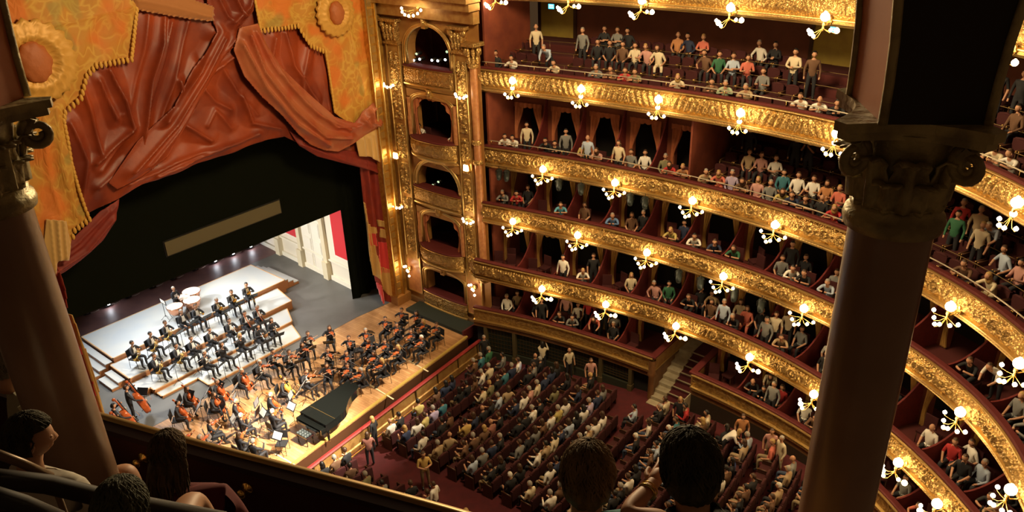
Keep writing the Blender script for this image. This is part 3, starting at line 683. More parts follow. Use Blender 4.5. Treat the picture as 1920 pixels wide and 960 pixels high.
t = empty('side_stair', tuple((pA+pB)/2+[0, 0, .85]), 0, 'carpeted side stair with pale stone edge climbing between the lowest boxes', 'stairs'); O = np.array(t.location)
w = (pB-pA); ns = 9; m1 = MB(); m2 = MB(); m3 = MB()
for i in range(ns):
    z = .85+.165*i; d0, d1 = -.35+i*.36, -.35+(i+1)*.36+.02
    def pt(f, d): return (pA+w*f+nA*d)[:2]-O[:2]
    m1.prism([pt(.34, d0), pt(.985, d0), pt(.985, 4.2), pt(.34, 4.2)], z-.85-.15, z+.015-.85)
    m3.prism([pt(.34, d0-.015), pt(.985, d0-.015), pt(.985, d0+.03), pt(.34, d0+.03)], z-.85-.02, z+.025-.85)
    m2.prism([pt(.02, d0-.12), pt(.35, d0-.12), pt(.35, 4.2), pt(.02, 4.2)], z-.85-.15, z+.03-.85)
m1.build('carpeted_tread', CARPET, t); m2.build('stone_border', STONE, t); m3.build('nosing_strip', STONE, t)
m = MB(); m.prism([pt(.985, -.6), pt(1.0, -.6), pt(1.0, 4.2), pt(.985, 4.2)], -.15, 1.1); m.build('wall_string', STONE, t)
# ------------------------------------------------------------------ lamps
def globe_mesh(r, nm, mt): m = MB(); m.sphere((0, 0, 0), r, 14, 10); m.lathe([(r*.35, r*.9), (r*.30, r*1.15), (0, r*1.2)], n=8); return m.mesh(nm, mt)
GB, GS = globe_mesh(.15, 'globe', GLOBE), globe_mesh(.060, 'globe', GLOBEW)
GM = globe_mesh(.090, 'globe', GLOBE)
def lamp_proto(kind):
    t = bpy.data.objects.new('balcony_lamp', None); COL.objects.link(t)
    m = MB(); m.sphere((0, 0, 0), (.12, .05, .16), 10, 8); m.tube([(0, 0, -.02), (0, .10, -.12), (0, .26, -.14), (0, .34, -.05)], [.03, .022, .02, .03], 7); m.lathe([(.0, -.30), (.03, -.28), (.05, -.2), (.03, -.13), (.06, -.08), (.05, 0)], (0, .34, 0), 10)
    m.build('bracket', BRASS, t)
    if kind == 'tall':
        pos = [(0, .30, .17, GB), (0, .32, -.14, GM), (-.32, .40, -.42, GS), (-.06, .52, -.50, GS), (.12, .54, -.50, GS), (.34, .40, -.42, GS)]
    elif kind == 'wide':
        pos = [(0, .30, .16, GB), (-.50, .38, -.16, GS), (-.34, .50, -.26, GS), (-.06, .60, -.36, GS), (.10, .62, -.44, GS), (.26, .54, -.32, GS), (.48, .40, -.20, GS)]
    else:
        pos = [(0, .30, .16, GB), (-.50, .38, -.22, GM), (-.34, .48, -.20, GS), (.16, .60, -.44, GS), (.30, .54, -.36, GM), (.44, .44, -.30, GS)]
    for x, y, z, g in pos:
        if g is not GB and not (x == 0):
            m = MB(); m.tube([(0, .34, -.2), (x*.5, (.34+y)/2+.02, z-.05), (x*.95, y, z-.10), (x, y, z-.07)], .010, 5); arm = m.build('arm', BRASS, t); inst('globe', g, arm, (x, y, z))
        else: inst('globe', g, t, (x, y, z))
    l = bpy.data.lights.new('lamp_light', 'POINT'); l.energy = 30; l.color = (1, .66, .29); l.shadow_soft_size = .2
    o = bpy.data.objects.new('lamp_light', l); COL.objects.link(o); o.parent = t; o.location = (0, .62, -.08)
    return proto(t)
PR = {}
LAMPS = dict(tert=[963, 1091, 1236, 1391, 1570, 1760, 1910], caz=[1020, 1155, 1300, 1455, 1625, 1785, 1915], altos=[963, 1084, 1215, 1358, 1510, 1662, 1803, 1900],
             balcon=[1018, 1138, 1268, 1408, 1528, 1610, 1687, 1760], gal=[930, 1068, 1205, 1372, 1550, 1740, 1890])
ZLAMP = dict(tert=-.50, caz=-.72, altos=-.66, balcon=-.66, gal=-1.0)
for k, xs in LAMPS.items():
    c = CV[k]; kind = dict(tert='tall', caz='wide', altos='wide', balcon='duo', gal='duo')[k]
    for i, px in enumerate(xs):
        best = min((abs(proj(c.P(u, -.35, ZT[k]+ZLAMP[k]+.1))[0]-px)+ (0 if proj(c.P(u, -.35, ZT[k]))[1] < 1010 else 999), u) for u in np.arange(.2, c.L, .05))
        u = best[1]
        if kind not in PR: PR[kind] = lamp_proto(kind); t = PR[kind]
        else: t = copy_tree(PR[kind])
        t.location = c.P(u, -.12, ZT[k]+ZLAMP[k]); t.rotation_euler = (0, 0, c.ang(u))
        tag(t, f'lit brass lamp with glass globes on the {TIERNAME[k]} front, {onum(i+1)} from the stage', 'lamp')
# small sconces on the stage-box pilasters
def sconce(q, shape, label, x=XW-.3):
    y, z = yz(q, x); t = empty('wall_sconce', (x, y, z), 0, label, 'lamp')
    m = MB(); m.sphere((.08, 0, -.05), (.08, .12, .16), 10, 6); m.build('back_plate', BRASS, t)
    if shape == 'row': pos = [(-.16-.10*math.cos(a), .34*math.sin(a), -.14*math.cos(a)+.05) for a in np.linspace(-1.4, 1.4, 5)]
    elif shape == 'arc': pos = [(-.30-.22*math.cos(a), .62*math.sin(a), -.34*math.cos(a)) for a in np.linspace(-1.35, 1.35, 7)]
    elif shape == 'cluster': pos = [(-.15, .18, .10), (-.20, -.02, .20), (-.22, -.18, -.05), (-.2, -.22, -.32), (-.1, .02, -.1)]
    else: pos = [(-.1, 0, 0)]
    for p in pos:
        if shape != 'square':
            m = MB(); m.tube([(.05, 0, -.12), (p[0]*.6, p[1]*.6, p[2]-.14), (p[0], p[1], p[2]-.06)], .012, 5); arm = m.build('arm', BRASS, t); inst('globe', GS, arm, p, 0, 1.0)
    if shape == 'square':
        m = MB(); m.box((-.06, 0, 0), (.12, .24, .28), taper=.8); m.build('lit_shade', GLOBE, t)
        m = MB(); m.box((-.0, 0, .18), (.18, .32, .05)); m.box((0, 0, -.17), (.18, .30, .05)); m.build('gilded_frame', GOLDB, t)
    l = bpy.data.lights.new('lamp_light', 'POINT'); l.energy = 16 if shape != 'square' else 8; l.color = (1, .66, .29); l.shadow_soft_size = .15
    o = bpy.data.objects.new('lamp_light', l); COL.objects.link(o); o.parent = t; o.location = (-.55, 0, .0)
sconce((733, 158), 'row', 'row of lit globes beside the second stage box from top, near the proscenium')
sconce((869, 178), 'row', 'row of lit globes on the carved pilaster beside the second stage box, near the balconies')
sconce((743, 291), 'square', 'square lit wall lamp on the pilaster near the proscenium')
sconce((875, 314), 'square', 'square lit wall lamp on the pilaster near the balconies')
sconce((750, 384), 'row', 'row of lit globes on the pilaster beside the third stage box, near the proscenium')
sconce((882, 412), 'row', 'row of lit globes on the pilaster beside the fourth stage box, near the balconies')
sconce((766, 503), 'cluster', 'cluster of lit globes on the rose panel near the foot of the proscenium')
sconce((888, 538), 'cluster', 'cluster of lit globes on the rose panel below the lowest stage boxes, near the balconies')
sconce((781, 12), 'arc', 'hanging arc of lit globes over the topmost stage box', XW-.5)
sconce((729, 377), 'one', 'single bare bulb glow beside the proscenium upright')
# theatre spotlights under the fourth and third tiers
def spotcan(loc, yaw, label):
    t = empty('stage_spotlight', tuple(loc), yaw, label, 'spotlight')
    M = Matrix.Rotation(math.radians(70), 3, 'X')
    m = MB(); m.lathe([(.0, -.30), (.10, -.28), (.13, -.1), (.13, .22), (.15, .28), (.13, .28)], n=12, M=M); m.build('lamp_body', mat('green_black_metal', (.018, .026, .024), .5, .3), t)
    m = MB(); m.lathe([(.125, .23), (0, .24)], n=12, M=M); m.build('lens', STEEL, t)
    m = MB(); m.tube([(-.16, 0, 0), (-.16, 0, .22), (.16, 0, .22), (.16, 0, 0)], .013, 5); m.tube([(0, 0, .22), (0, -.2, .36)], .013, 5); m.build('yoke', BLACKM, t)
for k, pxs in (('caz', (935, 950, 1048, 1090, 1182, 1210)), ('altos', (1273, 1313, 1377, 1427)), ('tert', (1755,))):
    for i, px in enumerate(pxs):
        c = CV[k]; u = min((abs(proj(c.P(u, -.3, ZT[k]-1.15))[0]-px), u) for u in np.arange(0, c.L, .05))[1]
        spotcan(c.P(u, -.32, ZT[k]-1.22), c.ang(u)+.5, f'dark theatre spotlight hung below the front of the {TIERNAME[k]}, {onum(i+1)} from the stage')
# low lamps along the foot of the backdrop
for i, (px, py, on) in enumerate(((170, 592, 0), (205, 573, 1), (248, 560, 0), (287, 538, 0), (328, 523, 0), (367, 505, 0), (402, 490, 1), (437, 477, 1), (471, 464, 1))):
    p = at((px, py), 2, 1.25); p[1] = 12.85
    t = empty('floor_lamp_unit', (p[0], p[1], ZS), 0, f'small {"lit white" if on else "unlit"} stage lamp on the floor before the backdrop, {onum(i+1)} from the near column', 'stage lamp')
    m = MB(); m.box((0, 0, .10), (.34, .26, .05)); m.tube([(-.14, 0, .1), (-.14, 0, .32)], .012, 5); m.tube([(.14, 0, .1), (.14, 0, .32)], .012, 5); m.build('bracket', BLACKM, t)
    m = MB(); m.lathe([(0, -.16), (.10, -.14), (.12, .1), (.13, .14)], (0, 0, .28), 12, M=Matrix.Rotation(math.radians(80), 3, 'X')); m.build('can', BLACKM, t)
    m = MB(); m.sphere((0, -.17, .30), (.13, .09, .13), 12, 8); m.build('lens', mat('lit_white_lens', (.9, .93, 1), .3, emit=30, sample=False) if on else STEEL, t)
    m = MB(); m.tube([(.2, .1, .02), (.4, .0, .015), (.7, .06, .015)], .012, 5); m.build('cable', mat('white_cable', (.6, .6, .55), .5), t)

# lit projectors inside the first and third stage boxes
for i, (px, py, on) in enumerate(((776, 113, 1), (787, 111, 1), (810, 113, 1), (821, 114, 1), (835, 112, 1), (838, 97, 0), (781, 101, 0), (812, 347, 2), (822, 341, 2))):
    x_ = XW+.35; y, z = yz((px, py), x_)
    t = empty('box_projector', (x_, y, z), 0, f'{"bright white" if on == 1 else "dim greenish" if on == 2 else "small dim"} projector in the {"third" if on == 2 else "topmost"} stage box, {onum(i+1)} of the projectors', 'projector')
    m = MB(); m.lathe([(0, .0), (.09, .0), (.10, .25), (.06, .34), (0, .34)], (0, 0, 0), 12, M=Matrix.Rotation(PI/2, 3, 'Y')); m.build('lamp_body', BLACKM, t)
    m = MB(); m.sphere((-.01, 0, 0), (.03, .075, .055), 12, 8); m.build('lens', mat('projector_lens', (.85, .92, 1), .3, emit=9, sample=False) if on == 1 else mat('projector_lens_dim', (.55, .75, .45), .3, emit=1.2, sample=False), t)
    m = MB(); m.tube([(.1, 0, -.1), (.1, 0, -(z-(14.15 if z > 12 else 8.1)) if z-(14.15 if z > 12 else 8.1) > .1 else -.12)], .015, 6); m.build('stand', BLACKM, t)
# ------------------------------------------------------------------ house curtain and painted pelmet
VEL = mat('curtain_red_velvet', (.35, .056, .013), .46, bump=(3, .25, 'noise'), var=(.45, (.14, .018, .007), .85), spec=.45)  # broad maroon noise paints uneven light into the curtain colour
VELS = mat('curtain_salmon_lining', (.42, .125, .05), .48, bump=(3, .2, 'noise'), var=(1.0, (.36, .06, .018), .9))
VELD = mat('curtain_deep_red', (.20, .018, .010), .6, var=(2, (.30, .03, .012), .6))
PELM = bpy.data.materials.new('painted_gold_brocade'); PELM.use_nodes = True; nt = PELM.node_tree; L = nt.links; b = nt.nodes['Principled BSDF']; b.inputs['Roughness'].default_value = .7
tc = N(nt, 'ShaderNodeTexCoord'); v = N(nt, 'ShaderNodeTexVoronoi', i_Scale=2.0, feature='DISTANCE_TO_EDGE'); w = N(nt, 'ShaderNodeTexNoise', i_Scale=2.5, i_Detail=2.0)
mxv = N(nt, 'ShaderNodeVectorMath', operation='MULTIPLY_ADD'); L.new(w.outputs[1], mxv.inputs[0]); mxv.inputs[1].default_value = (1.6, 1.6, 1.6); L.new(tc.outputs['Object'], mxv.inputs[2]); L.new(mxv.outputs[0], v.inputs['Vector'])
r1 = N(nt, 'ShaderNodeValToRGB'); e = r1.color_ramp.elements; e[0].position = .02; e[0].color = (.60, .34, .055, 1); e[1].position = .13; e[1].color = (.52, .235, .03, 1)
n2 = N(nt, 'ShaderNodeTexNoise', i_Scale=.55, i_Detail=2.0); L.new(tc.outputs['Object'], n2.inputs[0]); r2 = N(nt, 'ShaderNodeMapRange', i_1=.50, i_2=.60, i_4=.85); L.new(n2.outputs[0], r2.inputs[0])
m1 = N(nt, 'ShaderNodeMix', data_type='RGBA'); m1.inputs[7].default_value = (.66, .17, .02, 1); L.new(r2.outputs[0], m1.inputs[0]); L.new(v.outputs[0], r1.inputs[0]); L.new(r1.outputs[0], m1.inputs[6])
n3 = N(nt, 'ShaderNodeTexNoise', i_Scale=.9, i_Detail=1.0); mp = N(nt, 'ShaderNodeMapping'); mp.inputs[1].default_value = (5, 3, 9); L.new(tc.outputs['Object'], mp.inputs[0]); L.new(mp.outputs[0], n3.inputs[0]); r3 = N(nt, 'ShaderNodeMapRange', i_1=.60, i_2=.66, i_4=.5); L.new(n3.outputs[0], r3.inputs[0])
m2 = N(nt, 'ShaderNodeMix', data_type='RGBA'); m2.inputs[7].default_value = (.26, .24, .05, 1); L.new(r3.outputs[0], m2.inputs[0]); L.new(m1.outputs[2], m2.inputs[6]); L.new(m2.outputs[2], b.inputs[0])
bp = N(nt, 'ShaderNodeBump', i_Strength=.6, i_Distance=.05); L.new(v.outputs[0], bp.inputs['Height']); L.new(bp.outputs[0], b.inputs['Normal'])
TASS = mat('gold_tassel_fringe', (.66, .36, .06), .6)
YP = .45
def q2(p, y=YP): w = at(p, 1, y); return np.array([w[0], w[2]])
def inpoly(X, Z, poly):
    inside = np.zeros(X.shape, bool); n = len(poly); j = n-1
    for i in range(n):
        xi, zi = poly[i]; xj, zj = poly[j]
        c_ = ((zi > Z) != (zj > Z)) & (X < (xj-xi)*(Z-zi)/((zj-zi)+1e-12)+xi); inside ^= c_; j = i
    return inside
def seg_dist(X, Z, pl):
    D = np.full(X.shape, 1e9)
    for a, b2 in zip(pl[:-1], pl[1:]):
        v = b2-a; t_ = np.clip(((X-a[0])*v[0]+(Z-a[1])*v[1])/(v@v), 0, 1); D = np.minimum(D, np.hypot(X-a[0]-t_*v[0], Z-a[1]-t_*v[1]))
    return D
def cloth(name, poly_px, folds, y, mt, par, amp=.16, wid=.16, step=.06, extra=None, O=(0, 0, 0), soft=.0):
    """hanging cloth: outline in the curtain plane, relief from fold lines; thickness by a rear face"""
    P = [q2(p, YP) for p in poly_px]; F = [[q2(p, YP) for p in f] for f in folds]
    xs = np.arange(min(p[0] for p in P), max(p[0] for p in P)+step, step); zs = np.arange(min(p[1] for p in P), max(p[1] for p in P)+step, step)
    X, Z = np.meshgrid(xs, zs, indexing='ij'); ins = inpoly(X, Z, P)
    D = np.zeros(X.shape)
    for i, f in enumerate(F):
        d = seg_dist(X, Z, f); a = amp*(.7+.6*((i*37) % 10)/10); D = np.maximum(D, a*.75*np.exp(-np.abs(d/(wid*.45))**1.3)+a*.85*np.exp(-(d/(wid*2.8))**2))+D*.18*np.exp(-(d/wid)**2)
    if extra: D += extra(X, Z)
    if soft:
        ed = seg_dist(X, Z, P+[P[0]]); D *= np.clip(ed/soft, .15, 1)
    # snap the outermost points onto the outline
    ok = ins[:-1, :-1] | ins[1:, :-1] | ins[1:, 1:] | ins[:-1, 1:]
    PP = P+[P[0]]
    out = ~ins
    if out.any():
        xo, zo = X[out], Z[out]; bd = np.full(xo.shape, 1e9); bx, bz = xo.copy(), zo.copy()
        for a, b2 in zip(PP[:-1], PP[1:]):
            v = b2-a; t_ = np.clip(((xo-a[0])*v[0]+(zo-a[1])*v[1])/(v@v+1e-12), 0, 1); px, pz = a[0]+t_*v[0], a[1]+t_*v[1]; d = np.hypot(xo-px, zo-pz)
            k = d < bd; bd[k] = d[k]; bx[k] = px[k]; bz[k] = pz[k]
        X = X.copy(); Z = Z.copy(); X[out] = bx; Z[out] = bz
    V = np.stack([X, y-D, Z], -1).reshape(-1, 3)-np.array(O); idx = np.arange(X.size).reshape(X.shape)
    i, j = np.nonzero(ok); f = np.stack([idx[i, j], idx[i+1, j], idx[i+1, j+1], idx[i, j+1]], 1)
    used = np.unique(f); mp_ = np.full(X.size, -1); mp_[used] = np.arange(len(used))
    m = MB(); m.add(V[used].tolist(), mp_[f].tolist(), 0, True)
    o = m.build(name, mt, par); md = o.modifiers.new('thickness', 'SOLIDIFY'); md.thickness = .04; md.offset = -1
    return o
O = (0, .45, 12)
T1 = empty('house_curtain', O, 0, 'huge red swagged house curtain filling the top of the proscenium', 'curtain')
redpoly = [(60, -60), (60, 440), (150, 408), (220, 372), (265, 345), (320, 325), (370, 305), (420, 290), (480, 268), (530, 255), (560, 268), (600, 285), (640, 300), (676, 312), (690, 300), (690, 200), (688, -60)]
folds = [[(275, 20), (265, 100), (240, 200), (225, 215)], [(305, 25), (300, 80), (280, 150), (262, 270), (240, 320)], [(318, 40), (285, 160), (262, 250)], [(250, 235), (215, 280), (185, 320)],
 [(240, 245), (175, 305)], [(365, 120), (330, 200), (300, 290)], [(350, 40), (320, 160), (290, 250)], [(400, 60), (415, 75), (365, 140)], [(440, 100), (400, 130), (360, 160)], [(370, 158), (400, 190), (430, 205)],
 [(410, 120), (440, 170), (480, 215)], [(345, 235), (390, 262)], [(150, 160), (170, 220), (187, 290)], [(182, 150), (215, 222)], [(200, 130), (230, 190), (245, 240)], [(450, 180), (470, 230), (520, 240)],
 [(130, 230), (160, 300), (150, 380)], [(290, 330), (400, 280), (480, 250)], [(240, 345), (330, 300), (420, 270)], [(575, 90), (560, 150), (575, 210)], [(600, 95), (610, 160), (612, 205)], [(510, 70), (505, 110), (520, 150)], [(530, 60), (545, 120), (590, 190)],
 [(385, 235), (400, 205), (430, 240)], [(330, 150), (345, 200), (310, 260)], [(180, 350), (230, 310), (280, 290)]]
rip = lambda X, Z: .05*np.sin(X*2.3+Z*1.1)+.03*np.sin(X*5.1-Z*3.3)
cloth('backing_drape', redpoly, folds, .45, VEL, T1, .20, .15, .055, rip, O)
cloth('tied_gather', [(372, -30), (474, -30), (466, 20), (440, 50), (436, 78), (408, 110), (385, 150), (345, 225), (305, 292), (255, 330), (212, 352), (196, 340), (250, 262), (318, 196), (352, 128), (376, 98), (398, 58), (385, 20)],
      [[(395, -10), (415, 30), (440, 45)], [(420, -20), (440, 20), (448, 30)], [(410, 70), (375, 140), (320, 230), (240, 320)], [(428, 72), (390, 135), (330, 235), (270, 310)], [(400, 60), (362, 130), (300, 225)], [(460, -10), (455, 10), (425, 40)]], .12, VEL, T1, .22, .12, .05, None, O, .2)
cloth('swag_band', [(225, -25), (300, -20), (390, 12), (388, 38), (350, 34), (300, 26), (245, 16)], [[(230, -5), (300, 8), (385, 30)]], .05, mat('orange_drape', (.40, .15, .035), .7, sheen=.5), T1, .15, .2, .06, None, O, .1)
cloth('crossing_swag', [(425, 92), (436, 50), (470, 42), (486, 80), (515, 125), (565, 172), (615, 216), (652, 228), (668, 205), (692, 186), (706, 208), (706, 232), (690, 240), (672, 250), (650, 266), (622, 281), (596, 278), (570, 268), (545, 246), (515, 212), (478, 178), (445, 140)],
      [[(462, 55), (495, 120), (555, 190), (615, 235), (660, 232), (688, 200)], [(448, 62), (475, 130), (530, 200), (590, 252), (640, 255)], [(436, 80), (480, 160), (540, 230), (600, 268)], [(470, 60), (520, 150), (580, 212), (640, 240)], [(676, 190), (680, 225), (700, 235)], [(660, 215), (676, 235)]], -.05, VELS, T1, .26, .12, .05, None, O, .22)
cloth('rear_swag', [(540, 245), (600, 275), (680, 285), (715, 300), (716, 330), (690, 318), (640, 305), (590, 292), (555, 272)], [[(560, 262), (620, 285), (700, 310)], [(560, 270), (630, 296), (700, 322)]], .30, VELD, T1, .14, .1, .06, None, O)
# painted pelmet
T2 = empty('painted_pelmet', (0, .1, 13), 0, 'ochre and orange brocade pelmet with rosettes and tasselled edge around the red curtain', 'pelmet'); O2 = (0, .1, 13)
edgeL = [(250, -30), (244, 30), (236, 106), (170, 118), (152, 138), (142, 178), (112, 205), (110, 222), (118, 262), (124, 300), (138, 350), (150, 385), (158, 404), (130, 425), (124, 448), (118, 478)]
cloth('brocade_panel', edgeL+[(100, 482), (94, 505), (60, 440), (20, 300), (-60, 300), (-60, -30)], [[(0, 55), (120, 40), (240, 10)], [(95, 200), (105, 300), (135, 400)], [(70, 200), (78, 300), (110, 420)], [(88, 405), (96, 470)], [(104, 405), (106, 470)]], .1, PELM, T2, .07, .12, .06, rip, O2)
edgeR = [(462, -30), (478, 54), (505, 50), (548, 45), (558, 62), (572, 82), (600, 94), (606, 130), (612, 170), (618, 210)]
cloth('brocade_panel', edgeR+[(640, 225), (655, 232), (700, 232), (700, 100), (698, -30)], [[(640, 20), (660, 120), (680, 215)], [(500, 30), (570, 30), (640, 40)]], .1, PELM, T2, .07, .14, .06, rip, O2)
cloth('pleated_jabot', [(656, 262), (672, 250), (690, 236), (706, 228), (714, 302), (706, 304), (690, 296), (680, 290), (662, 290)], [[(668, 258), (672, 290)], [(678, 255), (683, 292)], [(688, 250), (694, 298)], [(698, 245), (705, 300)]], -.02, mat('cream_gold_satin', (.62, .38, .12), .5, sheen=.5), T2, .12, .06, .04, None, O2)
cloth('pleated_jabot', [(75, 405), (112, 408), (122, 455), (118, 482), (96, 482), (94, 510), (70, 470)], [[(82, 405), (92, 500)], [(94, 405), (100, 480)], [(106, 405), (112, 478)]], -.02, mat('cream_gold_satin', (.62, .38, .12), .5, sheen=.5), T2, .12, .06, .04, None, O2)
for E_ in (edgeL[:-1], edgeR):
    m = MB()
    P = [q2(p) for p in E_]
    for a, b2 in zip(P[:-1], P[1:]):
        n_ = max(1, int(np.linalg.norm(b2-a)/.16))
        for i in range(n_):
            p = a+(b2-a)*i/n_; m.sphere((p[0], .04-O2[1], p[1]-.05-O2[2]), (.07, .05, .13), 6, 5)
    m.build('tassel_fringe', TASS, T2)

for q, r in (((50, 112), 1.35), ((612, 22), 1.0)):
    p = q2(q); M = Matrix.Rotation(PI/2, 3, 'X'); m = MB()
    m.lathe([(r, 0), (r*.98, .16), (r*.86, .10), (r*.70, .22), (r*.58, .26), (r*.50, .10), (r*.3, .1)], (p[0]-O2[0], -.12-O2[1], p[1]-O2[2]), 72, M=M, fn=lambda w, z: 1+.06*math.cos(20*w)); m.build('fluted_rosette', mat('rosette_gold', (.62, .33, .06), .5, .15), T2)
    m = MB(); m.sphere((p[0]-O2[0], -.28-O2[1], p[1]-O2[2]), (r*.38, .22, r*.50), 24, 18, fn=lambda d: 1+.07*math.sin(9*d.x)*math.cos(8*d.z)); m.build('rosette_boss', mat('rosette_red', (.42, .12, .03), .6, bump=(6, .6, 'noise')), T2)
# tall side drapes
def side(name, label, poly, y, gold, par_x):
    t = empty(name, (par_x, y, ZS), 0, label, 'curtain'); O3 = (par_x, y, ZS)
    cloth('drape', poly, [], y, VELD, t, .1, .1, .04, lambda X, Z: .16*np.sin(X*11+.35*np.sin(Z*.7))+.05*np.sin(X*27+.8*np.sin(Z*.5)), O3)
    return t, O3
t, O3 = side('side_curtain', 'tall red side curtain with gold embroidered hem at the gilded proscenium upright', [(674, 300), (716, 296), (752, 562), (712, 566), (703, 520), (690, 440), (682, 380)], .35, 1, 8.0)
EMB = mat('gold_embroidery', (.62, .38, .12), .5, .2, bump=(14, .6, 'noise')); REDE = mat('scarlet_applique', (.62, .03, .03), .6, sheen=.5)
wave = lambda X, Z: .16*np.sin(X*11+.35*np.sin(Z*.7))+.05*np.sin(X*27+.8*np.sin(Z*.5))+.035
def emb(nm, poly, mt, y=.35): cloth(nm, poly, [], y, mt, t, .1, .1, .035, wave, O3)
emb('embroidered_border', [(681, 378), (686, 382), (695, 440), (706, 520), (700, 515), (690, 470), (684, 430)], EMB)
emb('embroidered_band', [(690, 470), (700, 476), (712, 500), (730, 505), (738, 540), (724, 552), (712, 530), (700, 512)], EMB)
emb('scarlet_motif', [(690, 440), (697, 436), (702, 458), (694, 462)], REDE); emb('scarlet_motif', [(706, 455), (722, 452), (728, 508), (712, 512), (706, 485)], REDE)
emb('gold_motif', [(692, 425), (700, 424), (702, 435), (694, 437)], EMB); emb('gold_motif', [(706, 412), (716, 414), (718, 424), (708, 424)], EMB); emb('gold_motif', [(710, 428), (722, 432), (724, 446), (710, 444)], EMB)
emb('scarlet_hem', [(704, 528), (716, 548), (718, 566), (712, 567)], REDE)
emb('tassel_fringe', [(722, 540), (744, 528), (750, 556), (744, 562), (738, 548), (732, 562), (726, 552)], EMB)
t, O3 = side('side_curtain', 'red side curtain with gold fringe seen past the near column', [(70, 440), (112, 520), (125, 590), (150, 660), (172, 730), (192, 796), (200, 840), (140, 840), (90, 640), (60, 520)], .35, 1, -8.4)
emb('gold_fringe', [(123, 590), (129, 588), (156, 655), (178, 725), (198, 796), (192, 800), (172, 735), (150, 665)], EMB)
emb('scarlet_motif', [(138, 650), (146, 648), (160, 700), (150, 705)], REDE); emb('scarlet_motif', [(160, 715), (168, 712), (184, 780), (176, 785)], REDE)
cloth('gathered_drape', [(90, 470), (130, 450), (185, 395), (222, 372), (214, 410), (190, 450), (150, 485), (120, 508), (92, 522)], [[(95, 500), (150, 460), (215, 385)], [(95, 512), (160, 470), (210, 410)], [(92, 490), (140, 455), (200, 395)]], .4, VELD, t, .14, .1, .05, None, O3)
# ------------------------------------------------------------------ figures
SKIN = mat('skin', (.50, .26, .15), .55); SKINB = mat('tanned_skin', (.36, .17, .09), .55)
HAIRS = {'black': mat('black_hair', (.012, .009, .007), .5), 'brown': mat('brown_hair', (.055, .026, .012), .5), 'grey': mat('grey_hair', (.30, .27, .23), .6), 'blond': mat('blond_hair', (.42, .26, .09), .5), 'white': mat('white_hair', (.62, .58, .50), .6), 'bald': SKIN}
CLOTH = mat('clothing', (1, 1, 1), .8, use_obj_color=True)
TROU = {'dark': mat('dark_trousers', (.02, .02, .024), .8), 'tan': mat('tan_trousers', (.30, .22, .12), .8), 'blue': mat('blue_trousers', (.05, .07, .12), .8)}
BLK = mat('black_tailcoat', (.016, .016, .020), .7); SHIRT = mat('white_shirt_front', (.82, .80, .76), .7); SHOE = mat('black_shoe', (.01, .01, .01), .4)
J = {}
def base_seated():
    return dict(pel=(0, 0, .52, .135), wai=(0, .01, .70, .118), che=(0, .01, .90, .14), nec=(0, .02, 1.04, .055), hd=(0, .035, 1.12, .055),
      shL=(-.17, .0, .96, .068), shR=(.17, .0, .96, .068), hpL=(-.09, .03, .50, .095), hpR=(.09, .03, .50, .095), knL=(-.13, .43, .52, .066), knR=(.13, .43, .52, .066), anL=(-.13, .42, .12, .045), anR=(.13, .42, .12, .045),
      toL=(-.14, .57, .05, .045), toR=(.14, .57, .05, .045), elL=(-.25, .04, .70, .045), elR=(.25, .04, .70, .045), wrL=(-.15, .28, .60, .032), wrR=(.15, .28, .60, .032), haL=(-.11, .37, .58, .036), haR=(.11, .37, .58, .036))
